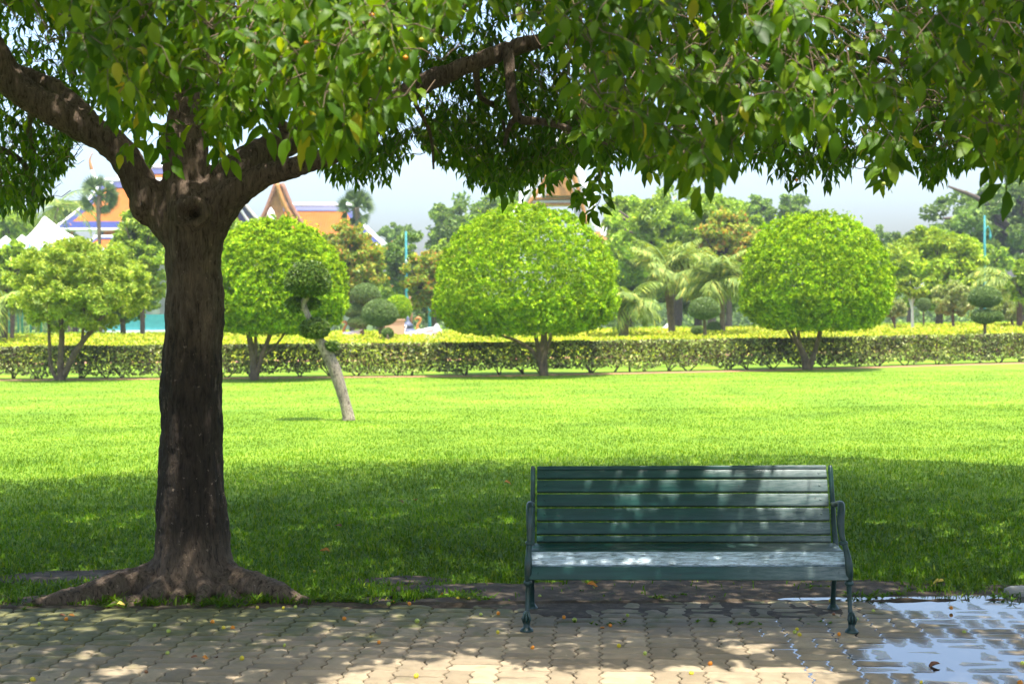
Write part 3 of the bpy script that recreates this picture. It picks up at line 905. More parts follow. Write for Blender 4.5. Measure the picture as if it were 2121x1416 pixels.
def region_tips(n, xr, env, Y0, Y1, drop_px, top=-70, hole=None):
    out = []
    while len(out) < n:
        px = random.uniform(*xr); e = np.interp(px, *env) + 34 * float(vnoise(np.array([[px / 55., Y0 * 3.]]), 1.0, 4)[0]) - 8
        Y = random.uniform(Y0, Y1)
        e2 = e - drop_px / Y
        if e2 < top: continue
        py = random.uniform(top, e2) if random.random() < .8 else e2 - random.uniform(0, 30)
        if random.random() > (e2 - top) / 520 + .15: continue
        if hole and hole(px, py): continue
        out.append(at(px, py, Y))
    return np.array(out)


def hole_b(px, py):
    # sky shows between these back clumps
    if 835 < px < 880 and py > 205: return True
    if 180 < px < 330 and py > 200: return True
    if 1175 < px < 1215 and 60 < py < 210 and random.random() < .9: return True
    if 840 < px < 935 and 190 < py < 260: return random.random() < .85
    if 1760 < px < 1880 and py > 250: return random.random() < .8
    return False


def hole_f(px, py):
    if 1150 < px < 1195 and py > 90: return True
    if 150 < px < 560 and py < 300 and 380 < px < 420 and py > 150: return random.random() < .5
    return False


crown = MB()
n1 = sprays(crown, region_tips(720, (120, 2200), (EF_x, EF_y), 4.3, 5.6, 3005 * .085, -70, hole_f), .084, 9, True, .30, face=.9)
n2 = sprays(crown, region_tips(1150, (-60, 2200), (EF_x, EF_y), 5.6, 7.6, 3005 * .085, -60, hole_f), .086, 9, True, .34, face=.6)
cr2 = MB()
n3 = sprays(cr2, region_tips(1900, (-80, 2220), (EB_x, EB_y), 9.3, 13.5, 3005 * .10, -50, hole_b), .100, 9, False, .36, .6)
# dense back clumps
for (x0, x1, n, Y0, Y1) in ((-60, 165, 170, 10.0, 12.0), (655, 830, 90, 9.6, 11.0), (870, 1260, 520, 9.8, 12.5), (1600, 1760, 60, 9.0, 10.0), (1890, 2000, 90, 9, 11)):
    tp = region_tips(n, (x0, x1), (EB_x, EB_y), Y0, Y1, 3005 * .07, 120, hole_b)
    n3 += sprays(cr2, tp, .095, 9, False, .32, .6)
# a few individual hanging sprays read from the photograph
single = [(760, 250, 5.2), (800, 230, 5.4), (740, 280, 5.3), (700, 240, 5.0), (660, 230, 5.2), (820, 190, 5.0), (780, 280, 5.6), (640, 270, 5.4), (600, 280, 5.6), (560, 270, 5.8), (540, 250, 6), (1850, 330, 5.2), (1840, 350, 5.2), (1450, 390, 4.9), (1455, 375, 4.8), (710, 300, 4.7), (700, 280, 4.7), (660, 300, 4.8), (470, 330, 6.2), (455, 300, 6.4), (250, 320, 6.6), (300, 310, 6.6), (330, 300, 7), (285, 270, 7), (230, 260, 7), (350, 350, 8),
          (1690, 250, 4.7), (1650, 190, 4.6), (1730, 270, 4.8), (1600, 240, 4.7), (1215, 300, 6.5), (1250, 330, 7), (1830, 300, 6), (1630, 300, 6), (640, 120, 4.6), (700, 90, 4.6), (620, 180, 4.6), (760, 150, 4.6), (690, 200, 4.6), (800, 60, 4.7), (580, 60, 4.7), (740, 220, 4.6), (660, 40, 4.6), (850, 100, 4.8), (520, 120, 5),
          (1570, 60, 4.6), (1620, 30, 4.6), (2040, 330, 5), (2090, 390, 5), (180, 40, 5.8), (220, 60, 6), (1240, 380, 8.5), (1225, 400, 8.8), (1260, 370, 8.8), (1180, 390, 9), (1205, 430, 9), (1225, 445, 9), (1190, 410, 9.2), (1050, 400, 9), (1090, 410, 9.4), (1130, 385, 9.2), (1250, 410, 9)]
n1 += sprays(crown, np.array([at(*s) for s in single]), .112, 8, True, .24, filt=False, face=1.0)

# upper crown over the frame, which shades the lawn and the bench
def upper_crown(mb):
    n = 235000
    x = R.uniform(-9.5, 10.5, n); y = R.uniform(0.3, 17.2, n)
    top = 7.4 - .035 * (x - .5) ** 2 - .022 * np.where(y > 9, y - 9, (9 - y) * .75) ** 2
    edge_far = np.interp(x, [-9, -5, -2.5, 0, 3, 6, 10], [14.0, 14.1, 15.3, 15.9, 16.2, 16.6, 16.8]) + .55 * fbm(np.stack([x, y], 1), .9, 6, 3)
    edge_near = np.interp(x, [-9, -4, 0, 4, 9], [1.2] * 5) + .5 * fbm(np.stack([x, y], 1), .8, 16, 3)
    zf = CAMZ + (y * (708 + 60) / F) + .15         # just above the top of the frame
    bot = np.maximum(zf - .1, 3.2)
    z = bot + (top - bot) * R.uniform(0, 1, n) ** 1.3
    P = np.stack([x, y, z], 1)
    # project to the ground along the sun, so that the edge of the shade sits where the photograph has it
    g = P - SUN * (z / SUN[2])[:, None]
    k = (top > bot + .05) & (y < edge_far) & (y > edge_near)
    cl = fbm(P, .85, 40, 3)
    k &= R.uniform(size=n) < np.clip((edge_far - y) / 2.6 + .12, 0, 1)
    k &= cl > -.60
    # openings that let the sun reach the front sprays
    sx_ = x - (z - 2.9) * SUN[0] / SUN[2]; sy_ = y - (z - 2.9) * SUN[1] / SUN[2]
    for (hx, hr, ya, yb) in ((-.56, .46, 3.6, 5.7), (.98, .24, 3.9, 5.3)):
        k &= ~((abs(sx_ - hx) < hr * (1 + .3 * cl)) & (sy_ > ya) & (sy_ < yb))
    P = P[k]
    P = P[open_mask(P)]; n = len(P)
    D = rnd_unit(n); D[:, 2] = -abs(D[:, 2]) * .7; Nn = rnd_unit(n) * .7 + [0, 0, 1.0]
    L = R.uniform(.11, .19, n)
    leaves_flat(mb, P, D, Nn, L, L * .46)
    return n


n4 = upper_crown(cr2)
crown.build('crown', [M['leaf'], M['twig']], big)
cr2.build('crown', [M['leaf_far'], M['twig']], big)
print('leaves', n1, n2, n3, n4)


# figs hanging in the crown
def fruit_mesh(name, r, mat, squash=.85, stem=True):
    mb = MB(); prof = [(r * math.sin(a), -r * math.cos(a) * squash + (.12 * r if a > 2.9 else 0)) for a in np.linspace(0.02, math.pi, 9)]
    mb.lathe((0, 0, 0), prof, 12, 0)
    if stem: mb.tube([(0, 0, r * squash * .8), (r * .1, 0, r * squash * 1.15), (r * .3, 0, r * squash * 1.4)], r * .09, 5, 0)
    me = mb.mesh(name); me.materials.append(mat); return me


def fmat(name, a, b):
    m, t, p = newmat(name); v = coords(t)
    t.links.new(ramp(t, [(.35, a), (.65, b)], noise(t, 70, 4, .6, v)), p.inputs['Base Color']); p.inputs['Roughness'].default_value = .4; return m


FM = {'yellow': fmat('fruit_yellow', (.55, .45, .02), (.75, .58, .03)), 'orange': fmat('fruit_orange', (.72, .20, .01), (.80, .32, .02)),
      'green': fmat('fruit_green', (.32, .42, .06), (.50, .52, .10)), 'brown': fmat('fruit_brown', (.16, .07, .03), (.3, .13, .05))}
hang = {c: fruit_mesh('fruit', .009, FM[c]) for c in ('orange', 'green', 'yellow')}
for (px, py, Y, c) in ((770, 32, 4.7, 'orange'), (873, 83, 4.8, 'yellow'), (1305, 40, 4.8, 'orange'), (1360, 70, 4.8, 'green'), (1074, 72, 5, 'green'), (1196, 198, 5.5, 'orange'), (1251, 185, 5.2, 'green'), (1252, 210, 5.2, 'green'), (865, 14, 4.8, 'green'),
                       (840, 120, 4.8, 'orange'), (805, 145, 4.8, 'yellow'), (648, 195, 4.8, 'orange'), (635, 90, 4.7, 'orange'), (278, 98, 6, 'orange'), (1730, 90, 4.8, 'green'), (1731, 137, 4.8, 'green'), (1762, 176, 5, 'green'), (2075, 142, 5, 'green'), (2050, 212, 5, 'green'),
                       (1830, 381, 5.2, 'green'), (1155, 85, 5, 'yellow'), (680, 165, 4.7, 'orange'), (1500, 30, 4.8, 'green'), (475, 232, 6, 'orange'), (1650, 373, 7, 'orange')):
    o = bpy.data.objects.new('fruit', hang[c]); COL.objects.link(o); o.parent = big
    o.location = Vector(at(px, py, Y)) - world_loc(big)

# ==================================================================== BENCH
def build_bench():
    b0 = gnd(1095, 1306); ang = math.radians(3.4)
    X = np.array([math.cos(ang), -math.sin(ang), 0]); Yd = np.array([math.sin(ang), math.cos(ang), 0]); Z = np.array([0, 0, 1.0])
    LEN = 1.705
    root = thing('park_bench', 'dark green slatted park bench with cast iron ends on the paved path', 'bench', b0 + X * LEN / 2)
    def W(x, y, z): return b0 + X * x + Yd * y + Z * z
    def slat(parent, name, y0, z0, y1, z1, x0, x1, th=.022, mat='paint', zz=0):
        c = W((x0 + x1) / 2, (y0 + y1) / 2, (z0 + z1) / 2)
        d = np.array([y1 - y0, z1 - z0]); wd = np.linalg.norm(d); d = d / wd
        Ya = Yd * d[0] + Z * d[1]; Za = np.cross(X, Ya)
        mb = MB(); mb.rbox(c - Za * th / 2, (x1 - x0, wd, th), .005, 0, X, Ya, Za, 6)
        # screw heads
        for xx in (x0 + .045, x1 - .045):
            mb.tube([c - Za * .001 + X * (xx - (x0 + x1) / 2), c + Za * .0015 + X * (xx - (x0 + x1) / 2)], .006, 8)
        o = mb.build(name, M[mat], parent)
        return o
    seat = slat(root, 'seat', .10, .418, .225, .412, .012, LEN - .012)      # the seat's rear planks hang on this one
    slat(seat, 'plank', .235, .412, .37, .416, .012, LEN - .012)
    o = slat(seat, 'plank', .000, .361, .092, .414, .010, LEN - .010, .022, 'sky_sheen'); o['label'] = 'pale front plank with sky sheen in its colour'
    slat(seat, 'plank', -.030, .281, -.012, .351, .008, LEN - .008)
    # backrest planks from bottom to top
    rows = [(.388, .421, .404, .453), (.408, .461, .432, .5245), (.437, .534, .463, .600), (.468, .611, .495, .677), (.500, .6875, .527, .753), (.532, .764, .556, .808)]
    back = None
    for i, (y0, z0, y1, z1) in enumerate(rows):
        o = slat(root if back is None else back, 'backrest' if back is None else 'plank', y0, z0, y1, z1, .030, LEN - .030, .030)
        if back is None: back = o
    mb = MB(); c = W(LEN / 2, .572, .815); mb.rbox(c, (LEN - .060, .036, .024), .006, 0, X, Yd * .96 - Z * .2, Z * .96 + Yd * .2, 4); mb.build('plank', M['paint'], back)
    # cast iron ends
    def end(xc, sg):
        fr = MB()
        def t(pts, rads, flat=.8, n=12):
            Q = spl([tuple(W(xc - sg * (.016 * min(z, .5) / .5 + (.030 if sg > 0 else .004) * math.exp(-((z - .57) / .13) ** 2) * (1 if y < .25 else max(0, 1 - (y - .25) / .2))), y, z)) + (r * .74,) for (y, z), r in zip(pts, rads)], 6)
            fr.tube(Q[:, :3], Q[:, 3], n, 0, True, flat, side=X)
        # front leg up to the arm
        t([(-.012, .02), (-.004, .06), (.010, .13), (.016, .20), (.010, .255), (-.018, .31), (-.022, .37), (-.004, .43), (.026, .475)], [.021, .019, .016, .0175, .021, .026, .027, .022, .018])
        # arm: scroll rising, back to the backrest
        t([(.026, .475), (.030, .52), (.036, .575), (.052, .632), (.092, .664), (.14, .668), (.20, .658), (.28, .640), (.38, .628), (.478, .622)], [.019, .022, .027, .028, .026, .024, .022, .021, .020, .019], .8)
        # inner scroll
        t([(.044, .60), (.080, .575), (.115, .59), (.118, .620), (.095, .630)], [.012, .011, .010, .009, .010])
        # seat rail
        t([(-.012, .300), (.0, .345), (.09, .392), (.2, .390), (.37, .392), (.42, .42)], [.018, .018, .018, .017, .018, .018])
        # back post and rear leg
        t([(.59, .0), (.575, .08), (.50, .20), (.415, .31), (.395, .40), (.43, .50), (.475, .60), (.52, .71), (.558, .80), (.572, .826)], [.024, .020, .019, .020, .022, .020, .019, .018, .018, .014])
        # brace
        t([(.012, .22), (.12, .29), (.25, .32), (.38, .30), (.47, .23)], [.012, .012, .013, .012, .012])
        t([(.10, .38), (.14, .33), (.20, .31)], [.010, .010, .009])
        t([(.34, .38), (.30, .34), (.26, .32)], [.010, .010, .009])
        # back filler following the planks
        m2 = fr
        p = W(xc, -.012, 0)
        m2.lathe(p, [(.0, .0), (.036, .0), (.038, .006), (.032, .014), (.022, .022), (.018, .032), (.019, .05), (.021, .062), (.021, .085), (.018, .10), (.013, .108), (0, .11)], 16)
        m2.lathe(W(xc - sg * .008, .011, 0), [(.014, .242), (.020, .246), (.024, .254), (.024, .262), (.020, .270), (.014, .276)], 16)
        m2.lathe(W(xc - sg * (.035 if sg > 0 else .018), .024, 0), [(.014, .458), (.022, .462), (.025, .470), (.022, .478), (.014, .482)], 16)
        # palmette on the foot
        for a in (-1, 0, 1):
            m2.tube([p + X * a * .014 + Yd * -.022 + Z * .05, p + X * a * .020 + Yd * -.026 + Z * .075, p + X * a * .006 + Yd * -.020 + Z * (.105 + .012 * (a == 0))], [.006, .008, .003], 6)
        q = W(xc, .592, 0)
        m2.lathe(q, [(0, 0), (.036, 0), (.037, .006), (.028, .018), (.02, .03), (0, .034)], 14)
        m2.build('end_frame', M['iron'], root)
    end(-.010, -1); end(LEN + .010, 1)
    return root


build_bench()

# ==================================================================== SHRUBS, TREES
def px_curve(pts, Y, k=5):
    """(px, py, width px[, dy]) at depth Y -> points and radii"""
    Q = spl([tuple(at(p[0], p[1], Y + (p[3] if len(p) > 3 else 0))) + (p[2] / 2 * Y / F,) for p in pts], k)
    return Q[:, :3], Q[:, 3]


def dome_pts(n, c, rx, ru, rd, ry=None, amp=.05, fs=2.2, seed=1, shell=.25, p=2.0, flat_bottom=False):
    """points in the outer shell of a dome; c centre (m)"""
    ry = ry or rx
    d = rnd_unit(n)
    if p != 2.0:
        q = (np.abs(d) ** p).sum(1) ** (-1 / p); d2 = d * q[:, None]
    else: d2 = d
    if flat_bottom:
        h = np.sqrt(d2[:, 0] ** 2 + d2[:, 1] ** 2); f = np.where(d2[:, 2] < 0, np.maximum(h, .02) ** (.55 - 1), 1.0)
        d2 = d2 * np.stack([f, f, np.ones(n)], 1)
    s = 1 - shell * R.uniform(0, 1, n) ** 1.6
    P = np.stack([d2[:, 0] * rx, d2[:, 1] * ry, np.where(d2[:, 2] > 0, d2[:, 2] * ru, d2[:, 2] * rd)], 1)
    am = 1 + amp * fbm(P + c, fs, seed, 3)
    return c + P * (s * am)[:, None], d, s


def fol(mb, P, d, L, mat=0, upb=.5, rn=.8, jl=.35):
    n = len(P); Nn = d + rnd_unit(n) * rn + [0, 0, upb]
    D = rnd_unit(n) + d * .4 + [0, 0, -.1]
    l = L * R.uniform(1 - jl, 1 + jl, n)
    leaves_flat(mb, P, D, norm(Nn), l, l * .55, mat)


def rosettes(mb, C, d, k, r, L, up_=.35, mat=0):
    """leafy shoot tips: k leaves fanning out of each point"""
    n = len(C); I = np.repeat(np.arange(n), k)
    sz = R.uniform(.65, 1.25, n)[I]
    ax = norm(d + rnd_unit(n) * .35 + [0, 0, up_])[I]
    rd_ = rnd_unit(len(I)); tang = norm(rd_ - ax * (rd_ * ax).sum(1, keepdims=True))
    el_ = R.uniform(.15, 1.15, len(I))[:, None]
    D = tang * np.cos(el_) + ax * np.sin(el_)
    P = C[I] + ax * (R.uniform(-1, .6, len(I)) * r * sz)[:, None] + D * (L * .45 * sz)[:, None] + rnd_unit(len(I)) * r * .35
    Nn = norm(ax + tang * -.4 + rnd_unit(len(I)) * .35)
    l = L * sz * R.uniform(.75, 1.2, len(I))
    leaves_flat(mb, P, D, Nn, l, l * .52, mat)


def lump_tree(c, rx, ru, rd, n, L, lumps, lr, seed, amp=.1, ry=None):
    """crown of many lumps with gaps between"""
    lumps = int(lumps * 1.9); lr = lr * .80
    P0, d0, s0 = dome_pts(lumps, c, rx * (1 - lr * .6), ru * (1 - lr * .6), rd * (1 - lr * .6), (ry or rx) * (1 - lr * .6), .1, .8, seed, .75)
    idx = R.integers(0, lumps, n)
    dd = rnd_unit(n); size = R.uniform(.5, 1.25, lumps)[idx] * lr * (rx + ru) / 2
    P = P0[idx] + dd * (size * R.uniform(.2, 1.25, n) ** .6)[:, None] * [1.15, 1.15, .8]
    P = P + .35 * L * np.stack([vnoise(P, 1.3 / L * .25, 3), vnoise(P, 1.3 / L * .25, 4), vnoise(P, 1.3 / L * .25, 5)], 1) * 2
    mb = MB(); fol(mb, P, dd, L, upb=.8, rn=1.1)
    return mb


def round_tree(label, base, cpx, cpy, rx, ru, rd, Y, stems, n=52000, L=.105):
    b = gnd(*base)
    t = thing('round_tree', label, 'tree', b, 'round clipped trees along the hedge')
    mb = MB()
    for s in stems:
        p, r = px_curve(s, Y); mb.tube(p, r * .78, 9)
    mb.build('trunk', M['barks'], t)
    c = at(cpx, cpy, Y); k = Y / F
    P, d, s = dome_pts(n // 3, c, rx * k * .87, ru * k * .87, rd * k * .87, rx * k * .87, .08, 2.6, int(cpx), .35, 2.15, True)
    mb = MB(); fol(mb, P, d, L, upb=.35, rn=.9)
    P, d, s = dome_pts(int(n / 17), c, rx * k, ru * k, rd * k, rx * k, .10, 2.2, int(cpx), .10, 2.15, True)
    rosettes(mb, P, d, 14, .035, L * 1.02)
    # skirt of drooping shoots
    P2, d2, s2 = dome_pts(n // 10, c, rx * k * 1.0, ru * k * 1.02, rd * k * 1.06, rx * k, .16, 3.0, 9 + int(cpx), .08, 2.15, True)
    fol(mb, P2, d2, L * 1.1, upb=.3)
    mb.build('crown', M['round'], t)
    return t


round_tree('round clipped tree partly behind the big trunk, crown touching the leaning pruned tree', (527, 788), 568, 612, 148, 156, 76, 39.2,
           [[(527, 790, 24), (525, 750, 20), (518, 705, 16), (508, 670, 10)], [(530, 780, 15), (545, 730, 12), (560, 690, 12), (565, 650, 8)], [(528, 770, 12), (530, 720, 10), (528, 670, 8)], [(545, 740, 7), (575, 710, 6), (590, 690, 5)]])
round_tree('middle round clipped tree, broadest of the three, above the hedge left of the palms', (1125, 779), 1090, 618, 188, 190, 72, 40.2,
           [[(1127, 782, 26), (1124, 750, 24), (1126, 710, 20), (1128, 670, 12)], [(1122, 760, 14), (1105, 730, 12), (1075, 708, 10), (1045, 697, 7), (1020, 688, 5)], [(1120, 750, 13), (1112, 710, 12), (1106, 660, 8)], [(1128, 740, 12), (1140, 700, 10), (1146, 660, 7)]])
round_tree('right-hand round clipped tree with several thin dark stems, beyond the bench', (1672, 767), 1690, 605, 153, 164, 76, 42.5,
           [[(1672, 768, 26), (1665, 735, 18), (1650, 705, 12), (1636, 675, 8)], [(1676, 766, 16), (1690, 720, 13), (1700, 680, 12), (1702, 640, 8)], [(1665, 740, 10), (1655, 700, 9), (1652, 660, 7)], [(1660, 725, 7), (1640, 700, 6), (1625, 670, 5)]])

# loose tree at the left
t = thing('loose_tree', 'airy yellow-green tree with several slender stems at the far left', 'tree', gnd(125, 788))
mb = MB()
for s in ([(128, 790, 18), (125, 760, 14), (128, 700, 12), (130, 640, 8), (150, 560, 5)], [(120, 788, 10), (106, 760, 8), (102, 700, 7), (100, 640, 6), (95, 580, 4)], [(132, 780, 14), (150, 740, 13), (172, 706, 11), (205, 665, 8), (240, 610, 5)], [(170, 706, 6), (172, 680, 6), (175, 620, 4)], [(130, 700, 6), (110, 620, 4), (60, 570, 3)]):
    p, r = px_curve(s, 40.2); mb.tube(p, r, 8)
mb.build('trunk', M['barks'], t)
c = at(160, 590, 40.2); k = 40.2 / F
mb = lump_tree(c, 150 * k, 100 * k, 100 * k, 30000, .12, 110, .16, 5); mb.build('crown', M['loose'], t)

# leaning cloud-pruned tree on the lawn
YL = 23.7
t = thing('pruned_tree', 'leaning pale-barked tree clipped into small round pads, alone on the lawn', 'tree', gnd(722, 868))
mb = MB(); p, r = px_curve([(723, 872, 27), (719, 850, 24), (712, 825, 23), (703, 795, 25), (692, 762, 26), (676, 728, 24), (662, 704, 20), (650, 682, 17), (641, 660, 13), (632, 640, 12), (629, 628, 13), (636, 614, 13), (642, 600, 10), (644, 585, 6)], YL, 6)
mb.tube(p, r, 16)
p, r = px_curve([(672, 722, 9), (680, 718, 6), (686, 714, 4)], YL); mb.tube(p, r, 6)
p, r = px_curve([(634, 644, 6), (624, 640, 5), (618, 632, 4)], YL); mb.tube(p, r, 6)
o = mb.build('trunk', M['barkp'], t)
k = YL / F
for (cx, cy_, rx, ru, rd, n) in ((639, 586, 47, 44, 27, 15000), (614, 630, 22, 14, 16, 3000), (646, 628, 16, 10, 12, 1500), (652, 682, 30, 22, 17, 6000), (688, 716, 14, 10, 10, 1500)):
    dy = .12 if cy_ in (630, 628) else -.03
    P, d, s = dome_pts(n // 2, at(cx, cy_, YL + dy), rx * k * .93, ru * k * .93, rd * k * .93, rx * k * .93, .10, 7, cx, .45)
    mb = MB(); fol(mb, P, d, .042, upb=.3, rn=.8)
    P, d, s = dome_pts(n // 12, at(cx, cy_, YL + dy), rx * k, ru * k, rd * k, rx * k, .12, 6, cx, .1)
    rosettes(mb, P, d, 9, .02, .042); mb.build('crown', M['pruned'], t)


# --- hedges
def hedge(label, line, depth, z0, z1, nleaf, L, mat, stems=True, group='low clipped hedges'):
    line = np.array(line, float); seg = np.linalg.norm(np.diff(line, axis=0), axis=1); cum = np.concatenate([[0], np.cumsum(seg)])
    t = thing('hedge', label, 'hedge', (line[len(line) // 2][0], line[len(line) // 2][1], 0), group)
    def pos(u, v):
        x = np.interp(u, cum, line[:, 0]); y = np.interp(u, cum, line[:, 1]); return np.stack([x, y + v * depth], -1)
    u = R.uniform(0, cum[-1], nleaf)
    # more leaves on the front face and the top, the rest through the body
    which = R.uniform(size=nleaf)
    v = np.where(which < .5, R.uniform(0, .22, nleaf), R.uniform(0, 1, nleaf))
    z = np.where(which < .5, R.uniform(0, 1, nleaf) ** .8, np.where(which < .85, R.uniform(.85, 1, nleaf), R.uniform(0, 1, nleaf)))
    xy = pos(u, v)
    bz = z0 + .10 * vnoise(np.stack([u, v * 0], 1), 1.6, 8)
    Z = bz + (z1 - bz) * z
    P = np.column_stack([xy, Z]); P[:, 1] += .07 * fbm(P, 1.7, 3, 2); P[:, 2] += .035 * fbm(P, 1.1, 13, 2)
    d = np.where((which < .5)[:, None], [0, -1.0, .15], np.array([0, 0, 1.0]))
    mb = MB(); fol(mb, P, d, L, upb=.3, rn=.8); mb.build('foliage', mat, t)
    if stems:
        nst = min(int(cum[-1] * 1.1), 95)
        for i in range(nst):
            uu = (i + random.uniform(.1, .9)) / nst * cum[-1]; b = pos(uu, random.uniform(.3, .7))
            mb = MB()
            for q in range(random.choice((2, 3, 4))):
                dx = random.uniform(-.3, .3)
                pts = spl([(b[0] + dx * .1, b[1], -.02), (b[0] + dx * .4 + random.uniform(-.03, .03), b[1] + random.uniform(-.06, .06), z0 * .55), (b[0] + dx, b[1] + random.uniform(-.1, .1), z0 + .1), (b[0] + dx * 1.4, b[1] - depth * .25, z0 + .4)], 3)
                mb.tube(pts, np.linspace(.028, .010, len(pts)), 5)
            mb.build('stem', M['barkd'], t)
    return t


LINE = [(-26, 41.3), (-14.5, 41.2), (0, 41.0), (7, 42.8), (16.6, 47.0), (30, 54.0)]
def off(k, dx=0): return [(x + dx, y + k) for x, y in LINE]
hedge('long variegated hedge with bare lower stems, nearest of the hedges behind the round trees', LINE, 1.0, .12, .92, 78000, .10, M['hedge'])
hedge('yellow-green hedge just behind the long variegated hedge', off(3.6), 2.4, .15, .98, 26000, .10, M['hedgey'])
hedge('yellow hedge third in depth, before the palms', off(10), 2.6, .1, 1.04, 26000, .12, M['hedgey'], False)
hedge('pale yellow hedge at the feet of the palms and pedestals', off(19), 3.0, .1, 1.06, 24000, .14, M['hedgey'], False)
hedge('farthest yellow-green hedge before the background trees', off(31), 3.0, .1, 1.0, 22000, .17, M['yell'], False)
# reddish walk at the lawn's far edge
mb = MB(); g = [[(x, y - .95, .006), (x, y - .25, .006)] for x, y in LINE]; mb.grid(g); kind(mb.build('path', M['redpath']), 'structure')
mb = MB(); g = [[(x, y + 13.6, .006), (x, y + 16.5, .006)] for x, y in LINE]; mb.grid(g); kind(mb.build('path', M['redpath']), 'structure')


def simple_tree(name, label, cpx, cpy, rx, ru, rd, Y, mat, n=9000, L=.22, lumps=60, lr=.2, trunk=None, group='background trees', cat='tree', tm='barkd', seed=None, ry=None):
    k = Y / F; c = at(cpx, cpy, Y)
    t = thing(name, label, cat, (c[0], c[1], 0), group)
    mb = MB(); tw = trunk or max(rx * .09, 3)
    zb = gnd(cpx, 700)  # unused, base by height
    b = np.array([c[0], c[1], 0])
    pts = spl([b, b * .6 + c * .4 + [k * rx * .05, 0, 0], c - [0, 0, rd * k * .2], c + [0, 0, ru * k * .5]], 5); mb.tube(pts, np.linspace(tw * k, tw * k * .3, len(pts)), 8)
    for q in range(6):
        a = random.uniform(0, 6.28); e = c + np.array([math.cos(a) * rx * .75, math.sin(a) * rx * .75, random.uniform(0, .6) * ru]) * k
        s0 = b + (c - b) * random.uniform(.6, .95); mb.tube(spl([s0, (s0 + e) / 2 + [0, 0, .1 * rx * k], e], 4), np.linspace(tw * k * .5, tw * k * .12, 9), 6)
    mb.build('trunk', M[tm], t)
    mb = lump_tree(c, rx * k, ru * k, rd * k, n, L, lumps, lr, seed or int(cpx), ry=ry); mb.build('crown', M[mat], t)
    return t


BT = [
    ('dense_tree', 'dark green tree with domed top between temple and middle round tree', 965, 480, 90, 72, 70, 112, 'dark', 12000, .42, 60, .22),
    ('dense_tree', 'dark tree rising behind the left shoulder of the middle round tree', 1040, 470, 70, 80, 90, 104, 'dark', 9000, .4, 50, .22),
    ('broad_tree', 'large light green tree with reddish new leaves behind the palms', 1395, 500, 150, 118, 110, 80, 'midg', 26000, .30, 120, .15),
    ('flowering_tree', 'green tree flushed with pink leaves left of the right-hand round tree', 1505, 520, 90, 90, 90, 76, 'orange', 12000, .27, 70, .18),
    ('broad_tree', 'light tree with see-through crown behind the white pavilion', 1290, 480, 60, 80, 100, 92, 'midg', 9000, .3, 60, .2),
    ('feathery_tree', 'grey-green upright tree behind the right-hand round tree, nearer the palms', 1570, 450, 34, 50, 80, 112, 'dark', 5000, .35, 40, .25),
    ('feathery_tree', 'grey-green upright tree just left of the top of the right-hand round tree', 1640, 445, 38, 48, 80, 112, 'dark', 5000, .35, 40, .25),
    ('small_tree', 'faint small tree against the sky right of the right-hand round tree', 1815, 490, 24, 36, 70, 125, 'dark', 1800, .35, 20, .3),
    ('dome_tree', 'yellow-green domed tree between the right-hand round tree and the teal lamp post', 1940, 560, 108, 100, 88, 74, 'yell', 34000, .24, 110, .2),
    ('rain_tree', 'huge dark layered tree at the right edge behind the teal lamp post', 2110, 470, 210, 140, 110, 105, 'dark', 26000, .48, 110, .13),
    ('small_tree', 'small dark tree filling in behind the yellow-green domed tree', 1880, 520, 55, 45, 80, 110, 'dark', 6000, .4, 40, .24),
    ('young_tree', 'young light green tree with white trunk before the domed tree', 1888, 598, 36, 26, 20, 66, 'yell', 4000, .18, 30, .3),
    ('pale_bush', 'pale olive airy bush right of the white-trunked young tree', 1972, 622, 48, 42, 34, 64, 'pale', 8000, .16, 60, .2),
    ('pale_bush', 'pale yellow bush just right of the right-hand round tree', 1852, 640, 28, 24, 20, 62, 'pale', 3500, .15, 30, .25),
    ('leafy_tree', 'bright mid-green tree filling the gap left of the big trunk', 290, 530, 70, 112, 130, 62, 'midg', 16000, .2, 100, .17),
    ('leafy_tree', 'green tree half hidden behind the airy tree at the far left', 20, 560, 60, 60, 90, 60, 'midg', 9000, .2, 60, .2),
    ('leafy_tree', 'low dark tree behind the airy tree, near the teal wall', 250, 625, 90, 40, 40, 66, 'dark', 9000, .2, 60, .2),
    ('dense_tree', 'dark tree beside the left end of the temple roof', 140, 450, 44, 36, 60, 120, 'dark', 5000, .4, 35, .25),
    ('dense_tree', 'green treetops at the left edge above the white canopy', 20, 465, 70, 42, 60, 100, 'midg', 8000, .36, 50, .22),
    ('flowering_tree', 'yellow and orange tinged tree right of the left round tree', 725, 545, 80, 92, 80, 68, 'orange', 18000, .2, 110, .15),
    ('dense_tree', 'dark green tree behind the teal lamp between temple and middle round tree', 838, 545, 52, 66, 60, 82, 'dark', 8000, .28, 55, .2),
    ('dense_tree', 'flat-topped distant tree at the right end of the temple roof', 825, 485, 42, 20, 40, 150, 'dark', 4000, .5, 30, .25),
    ('flowering_tree', 'orange-yellow tree touching the left side of the middle round tree', 895, 580, 70, 72, 70, 70, 'orange', 14000, .2, 90, .17),
    ('leafy_tree', 'green tree low behind the swan statues', 900, 640, 60, 30, 30, 84, 'dark', 6000, .25, 40, .22),
    ('dense_tree', 'dark tree filling in behind the two palms', 1440, 600, 120, 50, 50, 86, 'dark', 10000, .3, 60, .2),
    ('leafy_tree', 'green treetop peeping over the left round tree below the temple roof', 500, 500, 60, 60, 100, 66, 'midg', 7000, .2, 60, .2),
    ('leafy_tree', 'tree at the right edge below the huge dark tree', 2130, 590, 40, 60, 60, 60, 'midg', 6000, .2, 50, .2),
    ('pale_bush', 'pale green bush at the right edge above the yellow hedge', 2095, 640, 45, 40, 25, 70, 'pale', 5000, .18, 40, .2),
]
